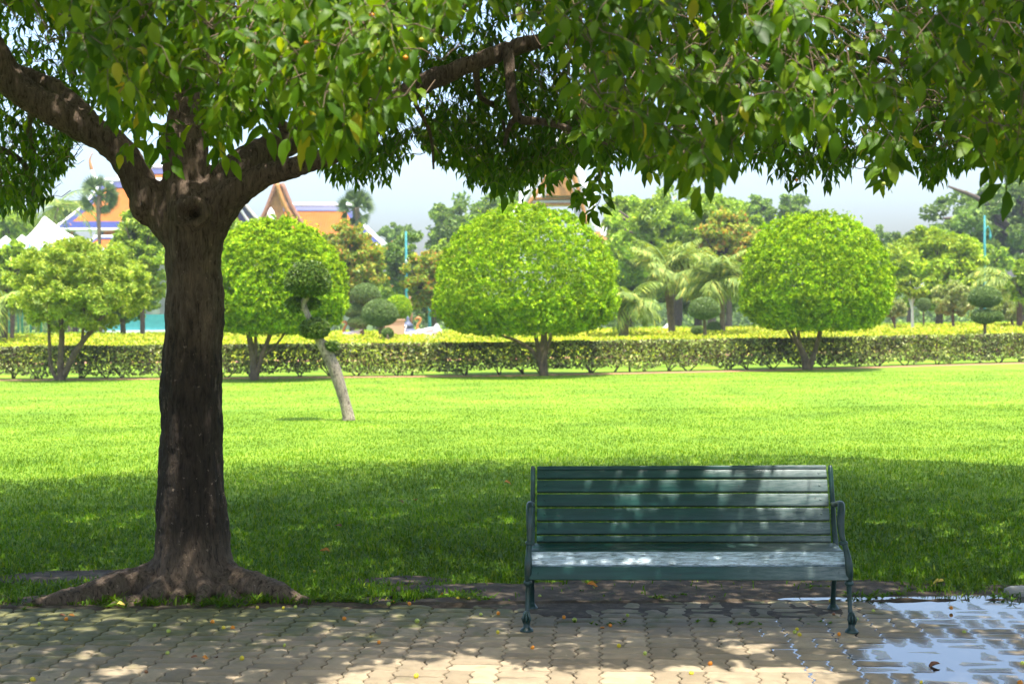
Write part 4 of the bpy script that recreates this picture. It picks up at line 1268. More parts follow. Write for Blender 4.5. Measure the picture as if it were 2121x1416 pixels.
for b in BT: simple_tree(*b[:8], b[8], b[9], b[10], b[11], b[12], tm='whitetrunk' if b[0] == 'young_tree' else 'barkd', trunk=4 if b[0] == 'young_tree' else None)

BT2 = [('broad_tree', 'pale green tree in the gap between middle round tree and the palms', 1300, 570, 80, 60, 80, 84, 'midg', 12000, .28, 80, .18),
       ('leafy_tree', 'mid-green tree filling the gap right of the leaning pruned tree, behind the orange-tinged one', 780, 600, 80, 70, 60, 86, 'midg', 11000, .28, 80, .18),
       ('dense_tree', 'tree between the domed yellow-green tree and the huge dark tree', 2030, 560, 70, 60, 80, 92, 'midg', 9000, .3, 60, .2),
       ('broad_tree', 'light green treetop between the pavilion and the reddish large tree', 1470, 470, 110, 70, 110, 96, 'midg', 14000, .34, 90, .18),
       ('broad_tree', 'hazy tree low behind the right-hand round tree', 1760, 560, 110, 60, 90, 100, 'dark', 10000, .36, 70, .2),
       ('leafy_tree', 'mid-green tree behind the left end of the middle round tree', 930, 560, 60, 70, 90, 92, 'midg', 9000, .3, 60, .2),
       ('leafy_tree', 'mid-green tree behind the airy tree, left of the tall green tree', 150, 560, 90, 50, 90, 76, 'midg', 11000, .25, 70, .2)]
for b in BT2: simple_tree(*b)

# distant woods as one mass
mb = MB(); n = 26000
x = R.uniform(-75, 75, n); P = np.stack([x, 172 + R.uniform(-6, 6, n), R.uniform(0, 1, n) * (5.0 + 2.5 * vnoise(np.stack([x, x * 0], 1), .09, 3))], 1)
fol(mb, P, np.tile([0, -1.0, .4], (n, 1)), .7)
kind(mb.build('distant_woods', M['dark']), 'stuff')['label'] = 'far-off dark green belt of trees along the horizon'


# --- ball topiary
def topiary(label, balls, trunk, Y, mat='ball', L=.06, dens=1.0):
    b = at(trunk[0][0], trunk[0][1], Y)
    t = thing('topiary', label, 'topiary', (b[0], b[1], 0), 'clipped ball topiaries')
    mb = MB(); p, r = px_curve(trunk, Y); p[0][2] = min(p[0][2], 0); mb.tube(p, r, 8); mb.build('trunk', M['barks'], t)
    k = Y / F
    for (cx, cy_, rx, ru, rd) in balls:
        P, d, s = dome_pts(int(9 * rx * (ru + rd) * dens), at(cx, cy_, Y + random.uniform(-.2, .2)), rx * k, ru * k, rd * k, rx * k, .04, 4, int(cx), .3)
        mb = MB(); fol(mb, P, d, L, rn=.6); mb.build('crown', M[mat], t)


topiary('broad mushroom-shaped topiary, foremost of the cluster left of the beige wall', [(787, 652, 38, 33, 24)], [(792, 712, 13), (790, 695, 12), (788, 675, 10), (786, 655, 8)], 52)
topiary('tall topiary of stacked balls behind the mushroom-shaped one', [(757, 612, 32, 26, 18), (735, 645, 24, 18, 14), (742, 668, 22, 16, 12)], [(752, 715, 11), (750, 690, 10), (748, 660, 9), (756, 620, 8)], 58)
topiary('small clipped bush at the foot of the mushroom-shaped topiary', [(803, 690, 13, 12, 10)], [(803, 712, 5), (803, 700, 5), (803, 692, 4)], 51)
topiary('bright lime dome right of the mushroom-shaped topiary', [(824, 640, 29, 30, 30)], [(824, 710, 8), (824, 690, 7), (824, 650, 5)], 62, 'round', .09)
topiary('mushroom-shaped topiary between the two right palms', [(1459, 644, 33, 29, 17)], [(1460, 706, 9), (1460, 685, 8), (1459, 660, 7)], 51)
topiary('low dark ball beside the trunk of the topiary between the palms', [(1444, 684, 13, 9, 8)], [(1444, 706, 4), (1444, 694, 4), (1444, 686, 3)], 52)
topiary('low dark bush right of the topiary between the palms', [(1480, 680, 18, 14, 12)], [(1480, 706, 5), (1480, 694, 4), (1480, 682, 3)], 54)
topiary('two-tier dark topiary standing out of the yellow hedge at the right', [(2040, 617, 34, 24, 20), (2040, 655, 28, 15, 16), (2062, 655, 16, 12, 10)], [(2040, 700, 7), (2040, 670, 7), (2040, 640, 6)], 50)
topiary('small grey ball bush left of the pale olive bush', [(1913, 630, 15, 14, 14)], [(1913, 690, 5), (1913, 660, 4), (1913, 640, 4)], 68)


# --- palms
def frond(mb, base, az_, elev, length, droop, nl, ll, wl):
    t = np.linspace(0, 1, 10)
    h = np.array([math.cos(az_), math.sin(az_), 0])
    ang = elev - droop * t ** 1.3
    st = length / 9
    pts = [base]
    for a in ang[1:]: pts.append(pts[-1] + (h * math.cos(a) + np.array([0, 0, 1]) * math.sin(a)) * st)
    pts = np.array(pts); mb.tube(pts, np.linspace(.035, .008, 10) * length / 2.2, 4, 0, False)
    side = np.array([-math.sin(az_), math.cos(az_), 0])
    s = np.linspace(.12, 1, nl); PP, DD = [], []
    for i, q in enumerate(s):
        f = q * 9; j = min(int(f), 8); p = pts[j] + (pts[j + 1] - pts[j]) * (f - j); d = pts[j + 1] - pts[j]; d = d / np.linalg.norm(d)
        for sg in (-1, 1):
            PP.append(p); DD.append(side * sg + d * .8 + np.array([0, 0, -.45]) + R.normal(0, .08, 3))
    P = np.array(PP); D = norm(np.array(DD)); n = len(P)
    l = ll * np.repeat(np.sin(np.pi * (s * .8 + .15)), 2) + .1
    leaves_small(mb, P, D, np.tile([0, 0, 1.0], (n, 1)) + R.normal(0, .3, (n, 3)), l, np.full(n, wl), .35)


def palm(label, trunk, Y, nf, fl, elev=(.1, 1.3), droop=1.2, tm='barkd', ll=.55):
    b = at(trunk[0][0], trunk[0][1], Y)
    t = thing('palm', label, 'palm', (b[0], b[1], 0), 'feather palms beyond the hedge')
    mb = MB(); p, r = px_curve(trunk, Y); p[0][2] = min(p[0][2], 0); mb.tube(p, r, 10)
    mb.build('trunk', M[tm], t)
    mb = MB(); top = p[-1]
    for i in range(nf):
        frond(mb, top + R.normal(0, .05, 3), i * 2.399 + random.uniform(-.2, .2), random.uniform(*elev), fl * random.uniform(.8, 1.15), droop * random.uniform(.8, 1.2), 30, ll, .05)
    mb.build('crown', M['palm'], t)


palm('short palm with drooping fronds touching the right side of the middle round tree', [(1292, 712, 22), (1291, 685, 22), (1290, 655, 22), (1294, 632, 18)], 52, 26, 1.5, (.0, 1.3), 1.6, 'barks')
palm('tallest palm in the middle of the group with orange fruit stalks', [(1396, 712, 16), (1392, 685, 15), (1388, 640, 15), (1385, 590, 18), (1386, 565, 18)], 56, 36, 1.75, (-.3, 1.5), 1.1, 'barks')
palm('palm with brown crownshaft just left of the right-hand round tree', [(1497, 712, 11), (1497, 680, 11), (1495, 640, 13), (1491, 610, 18), (1490, 585, 16)], 54, 32, 1.6, (-.2, 1.5), 1.15, 'barks')
palm('palm at the right edge of the picture above the yellow hedge', [(2112, 700, 14), (2112, 640, 13), (2112, 600, 13)], 66, 26, 2.6, (0, 1.2), 1.6)
palm('yellowish palm at the left edge of the picture', [(8, 705, 16), (8, 680, 16), (10, 640, 14)], 52, 22, 2.0, (-.1, 1.2), 1.7)
palm('thin palm seen through the crown at the left, beside the temple', [(112, 600, 9), (112, 500, 8), (118, 430, 8)], 95, 18, 3.2, (-.6, 1.2), 1.3)


def fan_palm(label, trunk, Y, rpx, n=26):
    b = at(trunk[0][0], trunk[0][1], Y)
    t = thing('fan_palm', label, 'palm', (b[0], b[1], 0), 'fan palms by the temple')
    mb = MB(); p, r = px_curve(trunk, Y); p = np.concatenate([[[p[0][0], p[0][1], 0]], p]); r = np.concatenate([[r[0]], r]); mb.tube(p, r, 8); mb.build('trunk', M['barks'], t)
    k = Y / F; c = p[-1]; mb = MB()
    for i in range(n):
        d = norm(R.normal(size=3) + [0, 0, .35]); rr = rpx * k
        e = c + d * rr * .5; mb.tube(np.array([c, e]), .04, 4, 0, False)
        s = norm(np.cross(d, rnd_unit(1)[0])); q = np.linspace(-1.35, 1.35, 13)
        D = d[None] * np.cos(q)[:, None] + s[None] * np.sin(q)[:, None] + [0, 0, -.15]
        leaves_small(mb, np.tile(e, (13, 1)), D, np.tile(np.cross(d, s), (13, 1)), np.full(13, rr * .55), np.full(13, rr * .09), .2)
    mb.build('crown', M['palmd'], t)


fan_palm('fan palm in front of the left temple roof', [(207, 600, 8), (206, 500, 8), (204, 440, 9), (206, 405, 9)], 92, 46)
fan_palm('leaning fan palm before the right wing of the temple', [(752, 560, 12), (748, 500, 12), (742, 460, 12), (738, 430, 12)], 88, 44)

# ==================================================================== TEMPLE
YT = 118.0


def tier(mbs, ex_l, ex_r, ytop, ybot, Y, depth, conc=.35, bl=13, bw=7, bb=14):
    """front slope between two edges given at top and bottom in px; concave; border bands; mirrored to the back"""
    nv = 14
    v = np.linspace(0, 1, nv)
    vy = ytop + (ybot - ytop) * v
    ed = lambda e: e[0] + (e[1] - e[0]) * v ** (1.0 + conc * 1.6)
    xl, xr = ed(ex_l), ed(ex_r)
    dp = depth * v ** (1 + conc)
    def row(x, dz=0.0, back=False):
        return np.array([at(a, b, Y) + np.array([0, (1 if back else -1) * (q + dz), 0]) for a, b, q in zip(x, vy, dp)])
    for back in (False, True):
        def strip(xa, xb, key, dz, m=2):
            f = np.linspace(0, 1, m)
            mbs[key].grid(np.stack([row(xa + (xb - xa) * q, dz, back) for q in f]))
        if abs(ex_l[0] - ex_l[1]) > 1:
            L1 = xl + bw; L2 = L1 + bl
        else: L1 = xl; L2 = xl
        if abs(ex_r[0] - ex_r[1]) > 1:
            R1 = xr - bw; R2 = R1 - bl
        else: R1 = xr; R2 = xr
        strip(L2, R2, 'tiles', 0, 12)
        if L2[0] != L1[0]: strip(L1, L2, 'blue', .02)
        if R2[0] != R1[0]: strip(R2, R1, 'blue', .02)
        for (xx, on) in ((xl + bw / 2, L1[0] != xl[0]), (xr - bw / 2, R1[0] != xr[0])):
            if on:
                Q = row(xx, .06, back); mbs['white'].tube(Q, bw / 2 * Y / F, 6, 0, True, .7)
    # ridge and eaves
    k = Y / F
    a = at(xl[0], ytop, Y); b = at(xr[0], ytop, Y)
    mbs['white'].tube(np.array([a, b]), 5 * k, 8)
    a = row(xl + bw)[-1]; b = row(xr - bw)[-1]
    mbs['white'].tube(np.array([a, b]), 3.2 * k, 6)
    # blue bands under the ridge and over the eave, laid just above the tiles
    for (i0, i1) in ((0, 2), (nv - 3, nv - 1)):
        ra = row(L2, .06); rb = row(R2, .06)
        mbs['blue'].grid(np.stack([ra[i0:i1 + 1] + [0, 0, .04], rb[i0:i1 + 1] + [0, 0, .04]]))


def chofa(mb, px, py, Y, h, lean=1):
    p, r = px_curve([(px, py, 8), (px - 3 * lean, py - h * .35, 6), (px - 4 * lean, py - h * .6, 4), (px + 2 * lean, py - h, 1.5)], Y); mb.tube(p, r, 6)


base = at(470, 560, YT)
temple = thing('temple', 'temple hall with steep orange and blue tiled roofs and white curved edges', 'temple', (base[0], base[1], 0))
mbs = {k: MB() for k in ('tiles', 'blue', 'white', 'gold', 'brown')}
tier(mbs, (205, 152), (475, 520), 374, 484, YT - 4, 5.5)               # lower left tier
tier(mbs, (248, 215), (470, 520), 346, 452, YT, 5.0)               # upper tier
tier(mbs, (560, 540), (735, 812), 425, 515, YT - 2, 5.5)              # right wing
tier(mbs, (195, 178), (360, 400), 492, 522, YT - 11, 3.5, .2, 6, 5)   # low verandah roof
tier(mbs, (640, 620), (735, 830), 500, 545, YT - 9, 3.5, .2, 6, 5)
for a_ in ((190, 352, YT - 4, 36), (244, 350, YT, 40), (146, 488, YT - 9, 26, -1), (812, 520, YT - 7, 22)):
    mf = MB(); chofa(mf, *a_); mf.build('finial', M['gold'], temple)
# white upsweep behind the left finial
p, r = px_curve([(190, 352, 7), (196, 368, 10), (212, 380, 14), (250, 384, 12)], YT - 4); mbs['white'].tube(p, r, 8)
# porch gable facing the lawn
def tri(mb, pts, Y, th=.4):
    P = [at(a, b, Y) for a, b in pts]; n = len(P); V = np.array(P + [q + np.array([0, th, 0]) for q in P])
    mb.add(V[:], [[0, 1, 2], [5, 4, 3]] if n == 3 else [[0, 1, 2, 3], [7, 6, 5, 4]], 0, False)
    mb.Fc.append((np.array([[i, (i + 1) % n, n + (i + 1) % n, n + i] for i in range(n)]) + mb.n - len(V), 0, False))
YP = YT - 13
tri(mbs['gold'], [(570, 386), (527, 490), (604, 490)], YP)
# layered bargeboards and the roof behind the gable
for (a, b, wd, key) in (((572, 378), (522, 492), 9, 'brown'), ((572, 378), (616, 470), 12, 'gold'), ((584, 380), (630, 470), 10, 'brown')):
    p, r = px_curve([(a[0], a[1], wd), ((a[0] + b[0]) / 2 + (2 if b[0] > a[0] else -2) * -2, (a[1] + b[1]) / 2, wd), (b[0], b[1], wd)], YP - .3); mbs[key].tube(p, r, 6)
for sgn, x1, x0, key in ((-1, 505, 566, 'blue'), (1, 622, 578, 'brown')):
    g = []
    for v in np.linspace(0, 1, 8):
        px = x0 + (x1 - x0) * v ** 1.15; py = 380 + 100 * v
        g.append([at(px, py, YP + .2), at(px, py, YP + 8)])
    mbs[key].grid(g)
# gable ornament: small white figure
mbs['white'].lathe(at(562, 486, YP - .5), [(0, 0), (.45, 0), (.5, .5), (.3, .9), (.35, 1.3), (.2, 1.7), (0, 2.0)], 10)
mbs['tiles'].build('roof', M['tiles'], temple)
mbs['blue'].build('roof_border', M['blue'], temple)
mbs['white'].build('bargeboard', M['white'], temple)
mbs['gold'].build('gable', M['gold'], temple)
mbs['brown'].build('porch_roof', M['brownw'], temple)
mb = MB(); a = at(190, 480, YT); b = at(640, 480, YT); mb.box(((a[0] + b[0]) / 2, YT + 1, 3.2), (b[0] - a[0], 7, 6.4)); mb.build('wall', M['white'], temple)
mb = MB()
for px in np.linspace(200, 760, 15):
    q = at(px, 500, YT - 6); mb.tube(np.array([[q[0], q[1], 0], [q[0], q[1], 5.6]]), .35, 10)
mb.build('colonnade', M['white'], temple)

# small orange-roofed pavilion
q = at(822, 600, 90)
t = thing('pavilion', 'small pavilion with orange tiled roof glimpsed above the lime dome', 'pavilion', (q[0], q[1], 0))
mb2 = {k: MB() for k in ('tiles', 'blue', 'white')}
tier(mb2, (800, 792), (845, 853), 588, 606, 90, 1.5, .2, 1, 1)
mb2['tiles'].build('roof', M['tiles'], t); mb2['blue'].build('roof_border', M['blue'], t); mb2['white'].build('ridge', M['white'], t)
mb = MB()
for px in (796, 812, 832, 849):
    a = at(px, 606, 90); mb.tube(np.array([[a[0], 90.5, 0], [a[0], 90.5, a[2]]]), .12, 8)
mb.build('post', M['brownw'], t)

# --- white and gold gate pavilion in the middle
YG = 92.0
q = at(1165, 600, YG)
gate = thing('shrine', 'white and gold shrine with steep gable behind the top of the middle round tree', 'shrine', (q[0], q[1], 0))
mw, mg = MB(), MB()
for s in ([(1165, 268, 10), (1135, 330, 17), (1098, 392, 17), (1070, 440, 15), (1050, 455, 12)], [(1165, 268, 10), (1190, 330, 19), (1212, 400, 22), (1228, 462, 22), (1246, 492, 17)]):
    p, r = px_curve(s, YG - 1); mw.tube(p, r, 8, 0, True, .6)
for s in ([(1165, 285, 6), (1140, 350, 8), (1108, 405, 8), (1075, 448, 7)], [(1165, 285, 6), (1184, 345, 8), (1202, 410, 8), (1216, 465, 8)]):
    p, r = px_curve(s, YG - 1.4); mg.tube(p, r, 8, 0, True, .6)
# naga finial at the right foot
p, r = px_curve([(1236, 480, 14), (1250, 500, 20), (1258, 492, 12), (1264, 476, 4)], YG - 1.2); mg.tube(p, r, 8)
for (a, b, c_) in ((1245, 478, 8), (1252, 480, 7), (1238, 470, 8)):
    p, r = px_curve([(a, b + 10, c_), (a + 3, b, c_ * .6), (a + 5, b - 9, 1.5)], YG - 1.3); mw.tube(p, r, 6)
mw.box(at(1252, 516, YG - 1), (16 * YG / F, .8, 16 * YG / F))
# gable field with nested gold frames
def gable(mb, s, key, Y):
    tri(mb, [(1165, 300 + s), (1110 + s * .4, 405), (1208 - s * .3, 405)], Y)
gable(mg, 0, 'g', YG); gable(mw, 28, 'w', YG - .5); gable(mg, 52, 'g', YG - .9)
for (x0, wd) in ((1084, 18), (1126, 14), (1196, 14), (1226, 14)):
    a = at(x0, 405, YG); mw.tube(np.array([[a[0], YG, 0], [a[0], YG, a[2] + .3]]), wd / 2 * YG / F, 10)
for (y, h) in ((405, 10), (418, 5)):
    a = at(1155, y, YG); mw.box(a + [0, .2, 0], (150 * YG / F, 1.0, h * YG / F))
for y in (412, 424):
    a = at(1155, y, YG); mg.box(a + [0, .1, 0], (146 * YG / F, 1.1, 5 * YG / F))
# steep roof behind the gable
for sgn, x1 in ((-1, 1052), (1, 1244)):
    g = []
    for v in np.linspace(0, 1, 8):
        px = 1165 + (x1 - 1165) * v ** .9; py = 275 + 190 * v
        g.append([at(px, py, YG), at(px, py, YG + 7)])
    mg.grid(g)
mw.build('frame', M['white'], gate); mg.build('gable', M['gold'], gate)
mb = MB(); a = at(1155, 600, YG + 4); mb.box((a[0], YG + 4, 1.2), (6, 5, 2.4)); mb.build('base', M['white'], gate)

# --- white canopies at the left
def canopy(label, apex, xl, xr, ye, Y, dp):
    a = at(*apex, Y); k = Y / F
    t = thing('canopy', label, 'canopy', (a[0], a[1], 0), 'white canopies left of the temple')
    mb = MB(); l = at(xl, ye, Y); r = at(xr, ye, Y); ez = l[2]
    cor = [np.array([l[0], Y - dp, ez]), np.array([r[0], Y - dp, ez]), np.array([r[0], Y + dp, ez]), np.array([l[0], Y + dp, ez])]
    for i in range(4):
        p, q = cor[i], cor[(i + 1) % 4]
        g = [[(a + (c - a) * v - np.array([0, 0, math.sin(v * math.pi) * abs(a[2] - ez) * .10])) for c in (p, (p + q) / 2, q)] for v in np.linspace(.02, 1, 7)]
        mb.grid(g)
        mb.grid([[p, p - [0, 0, .35]], [q, q - [0, 0, .35]]])
    mb.build('cover', M['canvas'], t)
    mb = MB()
    for c in cor: mb.tube(np.array([[c[0], c[1], 0], c - [0, 0, .02]]), .05, 8)
    mb.build('frame', M['tealp'], t)


canopy('tall white pointed canopy left of the temple roof', (92, 447), 62, 168, 503, 84, 1.6)
canopy('lower white canopy at the far left edge, left of the tall one', (45, 486), 32, 72, 506, 80, .9)
canopy('leftmost tiny white canopy at the picture edge', (12, 488), 0, 26, 503, 80, .7)
# verandah-like white wall with teal panels behind the airy tree
q = at(310, 680, 74)
t = thing('garden_wall', 'low white wall with teal panels between the airy tree and big trunk', 'wall', (q[0], 74, 0))
mb = MB(); a = at(220, 690, 74); b = at(420, 690, 74); mb.box(((a[0] + b[0]) / 2, 74, .55), (b[0] - a[0], .3, 1.1)); mb.build('base', M['white'], t)
mb = MB(); mb.box(((a[0] + b[0]) / 2, 74.1, 1.5), (b[0] - a[0], .1, .8)); mb.build('panel', M['tealp'], t)

# --- statues and pedestals
def swan(label, px, py, s, flip, Y, goldneck):
    """seated long-necked bird statue; (px, py) foot, s height px"""
    k = s * Y / F; b = at(px, py, Y); f = -1 if flip else 1
    t = thing('bird_statue', label, 'statue', (b[0], b[1], 0), 'painted bird statues')
    def W_(x, z, y=0): return b + np.array([x * k * f, y * k, z * k])
    mb = MB(); Q = spl([tuple(W_(x, z)) + (r * k,) for x, z, r in ((-.62, .42, .03), (-.45, .30, .12), (-.15, .22, .20), (.15, .24, .21), (.32, .32, .14), (.36, .42, .09))], 5)
    mb.tube(Q[:, :3], Q[:, 3], 12)
    for yy in (-.16, .16):
        Q = spl([tuple(W_(x, z, yy)) + (r * k,) for x, z, r in ((.20, .32, .05), (-.05, .36, .12), (-.35, .44, .08), (-.6, .56, .02))], 5); mb.tube(Q[:, :3], Q[:, 3], 8, 0, True, .5)
    mb.box(W_(0, .02), (.8 * k, .4 * k, .08 * k))
    mb.tube(np.array([W_(0, .02), [W_(0, .02)[0], b[1], 0]]), .18 * k, 10)
    mb.build('body', M['white'], t)
    mb = MB(); Q = spl([tuple(W_(x, z)) + (r * k,) for x, z, r in ((.33, .34, .10), (.40, .50, .075), (.36, .66, .06), (.26, .80, .055), (.26, .92, .065), (.36, .95, .07), (.48, .90, .03), (.54, .87, .012))], 5)
    mb.tube(Q[:, :3], Q[:, 3], 10); mb.build('neck', M['gold'] if goldneck else M['white'], t)


swan('white bird statue with lowered body, left of the golden-necked one', 848, 700, 27, True, 58, False)
swan('bird statue with tall golden neck right of the stone lantern', 882, 700, 44, True, 58, True)
swan('white and gold bird statue left of the ball topiaries', 728, 704, 40, True, 58, True)


def pedestal(name, label, px, Y, prof, mat, cat, sc):
    b = at(px, 690, Y); t = thing(name, label, cat, (b[0], b[1], 0))
    mb = MB(); mb.lathe((b[0], b[1], 0), [(r * sc, z * sc) for r, z in prof], 16); mb.build('body', mat, t)


pedestal('stone_lantern', 'dark stone lantern with pale tip right of the beige wall', 845, 60, [(0, 0), (.3, 0), (.3, .35), (.14, .45), (.14, .75), (.24, .8), (.24, 1.0), (.42, 1.04), (.34, 1.16), (.2, 1.3), (.28, 1.33), (.16, 1.46), (.06, 1.6), (.08, 1.68), (0, 1.8)], M['dstone'], 'lantern', .95)
pedestal('stone_urn', 'pale domed stone monument right of the golden-necked bird statue', 905, 64, [(0, 0), (.95, 0), (.95, .25), (.7, .3), (.7, .75), (.95, .8), (.98, .95), (.75, 1.15), (.35, 1.35), (.18, 1.45), (.16, 1.6), (.06, 1.72), (0, 1.75)], M['stone'], 'monument', .78)
pedestal('stone_urn', 'pale stone monument with stepped roof behind the tallest palm trunk', 1385, 66, [(0, 0), (.85, 0), (.85, .5), (.7, .55), (.7, .8), (.9, .85), (.9, .98), (.55, 1.15), (.25, 1.3), (.1, 1.45), (0, 1.5)], M['stone'], 'monument', .85)
q = at(820, 690, 56); t = thing('garden_wall', 'plain beige garden wall end behind the small clipped bush', 'wall', (q[0], 56, 0))
mb = MB(); a = at(797, 664, 56); b = at(835, 664, 56); mb.box(((a[0] + b[0]) / 2, 56.4, a[2] / 2), (b[0] - a[0], .6, a[2])); mb.build('panel', M['beige'], t)
mb = MB(); mb.box(((a[0] + b[0]) / 2, 56.4, a[2] + .03), (b[0] - a[0] + .06, .68, .06)); mb.build('coping', M['beige'], t)


# --- lamp posts
def lamp(label, px, ytop, Y, arm=None, globe=None):
    b = at(px, 690, Y); top = at(px, ytop, Y)
    t = thing('lamp_post', label, 'lamp post', (b[0], b[1], 0), 'teal lamp posts')
    k = Y / F; mb = MB(); h = top[2]
    mb.lathe((b[0], b[1], 0), [(0, 0), (6 * k, 0), (6 * k, .3), (3.6 * k, .5), (3.0 * k, h * .6), (2.2 * k, h), (0, h + .05)], 10); mb.build('pole', M['tealp'], t)
    if arm:
        mb = MB(); p, r = px_curve([(px, ytop + 30, 2.5), (px + arm * .6, ytop + 22, 2.5), (px + arm, ytop + 34, 3), (px + arm, ytop + 44, 6), (px + arm, ytop + 50, 2)], Y); mb.tube(p, r, 6); mb.build('arm', M['tealp'], t)
    if globe:
        mb = MB(); c = at(px + 4, globe, Y - .15); r_ = 8 * k
        mb.lathe(c, [(r_ * math.sin(a), -r_ * math.cos(a) * .8) for a in np.linspace(0, math.pi, 9)], 12); mb.build('lamp_shade', M['white'], t)


lamp('tall teal lamp post before the huge dark tree at the right', 2040, 447, 74, 11)
lamp('teal lamp post with white lamp between temple and middle round tree', 843, 480, 74, None, 541)
lamp('short teal lamp post behind the stone monument', 890, 600, 72)

# ==================================================================== FALLEN FRUIT AND LEAVES
fm = {c: [fruit_mesh('fallen_fruit', .0105, FM[c], .88, False), fruit_mesh('fallen_fruit', .0095, FM[c], .80, False)] for c in FM}
OV = 'on the paving'
FR = [(137, 1281, 'orange', 'orange fruit on the mossy paving at the far left'), (81, 1291, 'green', 'green fruit on the paving, left of the orange one'), (320, 1294, 'green', 'small pale green fruit on the paving below the left root'),
      (349, 1306, 'green', 'green fruit on the paving below the trunk'), (440, 1287, 'orange', 'orange fruit on the paving right below the trunk'), (463, 1299, 'yellow', 'yellow fruit left of a pair below the trunk'),
      (482, 1299, 'orange', 'orange fruit right of a pair below the trunk'), (347, 1351, 'green', 'yellow-green fruit alone on the paving two rows below the trunk'), (501, 1362, 'yellow', 'large yellow fruit on the paving near the bottom, right of the trunk'),
      (589, 1335, 'green', 'pale green fruit on the paving below the right root tip'), (68, 1406, 'yellow', 'yellow fruit at the bottom left corner of the paving'), (303, 1390, 'brown', 'brownish fruit near the bottom edge below the trunk'),
      (713, 1280, 'orange', 'orange fruit on the paving just right of the root tip'), (785, 1329, 'orange', 'bright orange fruit in the middle of the shaded paving'), (864, 1285, 'green', 'pale green fruit on the paving halfway from tree to bench'),
      (996, 1271, 'green', 'pale fruit at the paving edge left of the bench'), (1032, 1269, 'orange', 'brown-orange fruit at the paving edge nearest the bench leg'), (1031, 1308, 'yellow', 'yellow-green fruit on the paving left of the bench foot'),
      (862, 1399, 'yellow', 'yellow fruit in the sunlit patch at the bottom'), (1103, 1340, 'orange', 'orange-yellow fruit in front of the left bench foot'), (587, 1258, 'yellow', 'yellow fruit in front of the right root'),
      (612, 1256, 'green', 'olive fruit right of the yellow one by the root'), (533, 1257, 'yellow', 'yellow fruit in the grass at the right root'), (848, 1249, 'orange', 'orange fruit on the bare soil between tree and bench'),
      (805, 1250, 'green', 'olive fruit on the soil left of the orange one'), (915, 1229, 'orange', 'orange fruit highest of those on the soil left of the bench'), (948, 1238, 'yellow', 'yellow fruit in the sunny grass tuft left of the bench, left one'),
      (972, 1239, 'yellow', 'yellow fruit in the sunny grass tuft left of the bench, right one'), (651, 1183, 'yellow', 'yellow fruit in the shaded lawn right of the trunk'), (1168, 1277, 'orange', 'orange-yellow fruit on soil under the left of the bench'),
      (1190, 1283, 'green', 'olive fruit right of the orange one under the bench'), (1300, 1273, 'green', 'green fruit on the soil under the bench middle'), (1264, 1294, 'orange', 'orange fruit under the bench at the soil edge'),
      (1651, 1302, 'yellow', 'yellow fruit, rear one of three touching before the bench'), (1646, 1308, 'green', 'green fruit, middle one of three touching before the bench'), (1656, 1313, 'yellow', 'yellow fruit, front one of three touching before the bench'),
      (1721, 1243, 'yellow', 'yellow fruit in the thin puddle behind the right bench leg'), (1727, 1271, 'brown', 'brown fruit on the soil by the right rear bench foot'), (1738, 1312, 'orange', 'orange fruit just left of the right bench foot'),
      (1774, 1281, 'green', 'olive fruit right of the right bench leg'), (1809, 1265, 'green', 'yellow-green fruit at the puddle edge right of the bench'), (1970, 1258, 'orange', 'orange fruit standing in the puddle near the grass'),
      (1997, 1308, 'green', 'yellow-green fruit in the middle of the puddle'), (1908, 1412, 'yellow', 'yellow fruit at the bottom edge in the puddle'), (2113, 1413, 'orange', 'orange fruit in the bottom right corner'),
      (1118, 1234, 'green', 'olive fruit on the soil behind the left bench leg'), (1471, 1373, 'orange', 'orange fruit on the paving below the bench middle'), (1432, 1393, 'yellow', 'yellow fruit below the bench near the bottom edge'),
      (2118, 1373, 'green', 'green fruit at the right edge in the puddle'), (1336, 1352, 'green', 'yellow-green fruit on the paving below the bench, left of centre'), (1282, 1336, 'yellow', 'small yellow fruit on the paving below the bench, near its left third')]
for i, (px, py, c, lab) in enumerate(FR):
    o = bpy.data.objects.new('fallen_fruit', fm[c][i % 2]); COL.objects.link(o)
    z = .0095 if py > 1262 else .016
    if px > 1790 and py > 1262: z = .003
    g = gnd(px, py, z); o.location = Vector(g); o.rotation_euler = (random.uniform(-1.4, 1.4), random.uniform(-1.4, 1.4), random.uniform(0, 6))
    s = random.uniform(1.0, 1.35); o.scale = (s, s, s * random.uniform(.9, 1.1))
    tag(o, lab, 'fruit', 'fallen fruit')

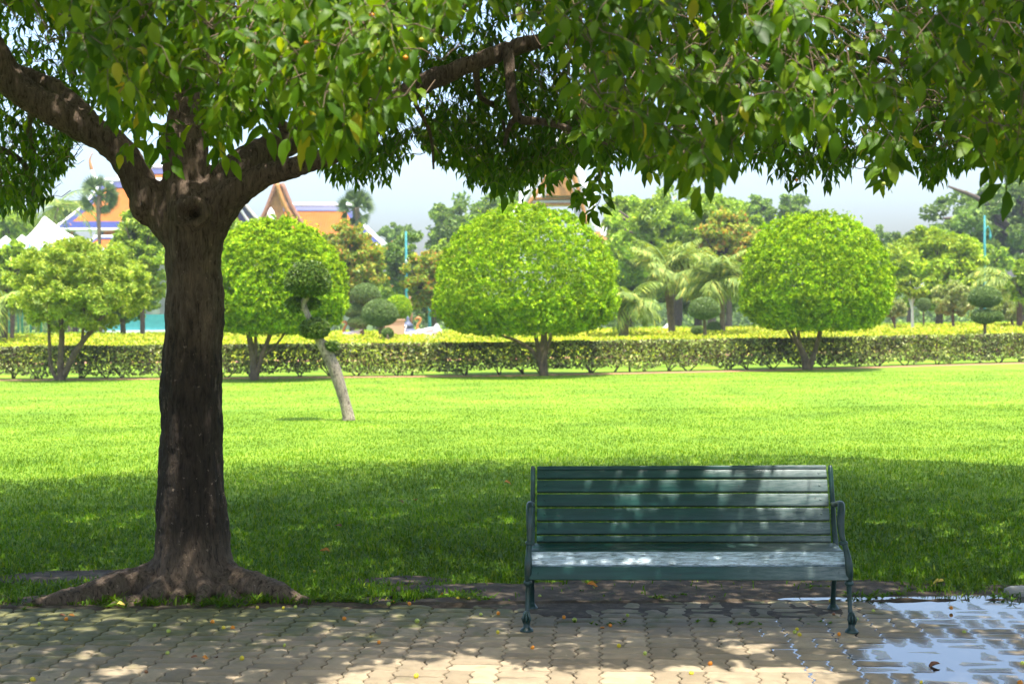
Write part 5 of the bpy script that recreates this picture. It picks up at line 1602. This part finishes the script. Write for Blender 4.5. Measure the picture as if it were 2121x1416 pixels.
M['dry_o'] = mat_plain('dry_leaf_orange', (.55, .22, .04), .7, .3, 20)
M['dry_b'] = mat_plain('dry_leaf_brown', (.20, .09, .05), .8, .3, 20)
M['dry_y'] = mat_plain('dry_leaf_yellow', (.55, .42, .08), .7, .2, 20)
for (px, py, m_, L, up_, lab) in ((1052, 997, 'dry_o', .09, .05, 'orange dead leaf on the lawn left of the backrest'), (860, 1032, 'dry_o', .08, .04, 'orange-brown dead leaf on the lawn between tree and bench'), (832, 1037, 'dry_b', .06, .04, 'brown dead leaf left of the orange-brown one on the lawn'),
                                  (702, 1086, 'dry_b', .07, .04, 'brown dead leaf on the shaded lawn right of the trunk'), (676, 1137, 'dry_o', .09, .04, 'orange dead leaf on the lawn nearest the trunk'), (1228, 1208, 'dry_o', .09, .03, 'orange dead leaf on the soil behind the bench'),
                                  (1250, 1299, 'dry_o', .05, .006, 'flat orange dead leaf on the paving under the bench'), (1942, 1202, 'dry_y', .10, .04, 'pale yellow dead leaf on the grass right of the bench'), (1932, 1374, 'dry_b', .09, .008, 'crumpled brown leaf lying in the puddle'),
                                  (1650, 1068, 'dry_b', .045, None, 'small dead leaf stuck on the backrest'), (150, 1273, 'dry_o', .05, .006, 'small orange leaf behind the orange fruit at the far left'), (130, 1272, 'dry_b', .05, .006, 'small brown leaf at the paving edge at the far left'),
                                  (425, 1360, 'dry_o', .045, .006, 'orange leaf scrap on the paving, middle one of a row of three'), (402, 1358, 'dry_b', .045, .006, 'leaf scrap on the paving, left one of a row of three'), (447, 1359, 'dry_b', .045, .006, 'leaf scrap on the paving, right one of a row of three'),
                                  (815, 1246, 'dry_o', .06, .012, 'curled orange leaf on the soil right of the root'), (250, 1248, 'dry_y', .06, .03, 'pale leaf caught in grass by the left root'), (1850, 1280, 'dry_b', .05, .004, 'brown leaf scrap at the puddle edge right of the bench')):
    P = gnd(px, py, up_) if up_ is not None else at(px, py, 8.235)
    mb = MB(); d = np.array([[random.uniform(-1, 1), random.uniform(-.3, .3), random.uniform(-.05, .2)]])
    nn = np.array([[0, -.3, 1.0]]) if up_ is not None else np.array([[.0, -1.0, .3]])
    leaves(mb, P[None] - norm(d) * L / 2, d, nn, np.array([L]), np.array([L * .5]), np.array([.5]), .35)
    o = mb.build('dead_leaf', M[m_]); tag(o, lab, 'leaf', 'fallen leaves')

# flat grey stone at the right edge of the lawn
q = gnd(2118, 1228)
mb = MB(); mb.lathe(q, [(0, -.02), (.10, -.02), (.115, 0), (.11, .025), (.085, .036), (0, .04)], 14, 0, .7)
tag(mb.build('edging_stone', M['stone']), 'flat grey stone at the right edge where grass meets paving', 'stone')

# ==================================================================== AIR
hm = bpy.data.materials.new('haze'); hm.use_nodes = True; ht = hm.node_tree
for n_ in list(ht.nodes): ht.nodes.remove(n_)
ho = ht.nodes.new('ShaderNodeOutputMaterial'); hv = ht.nodes.new('ShaderNodeVolumePrincipled')
hv.inputs['Color'].default_value = (.80, .88, 1.0, 1); hv.inputs['Density'].default_value = .0005; hv.inputs['Anisotropy'].default_value = .2
ht.links.new(hv.outputs[0], ho.inputs['Volume'])
mb = MB(); mb.box((0, 90, 9.5), (440, 200, 21.2)); o = mb.build('haze', hm); kind(o, 'stuff'); o['label'] = 'thin pale haze in the air'
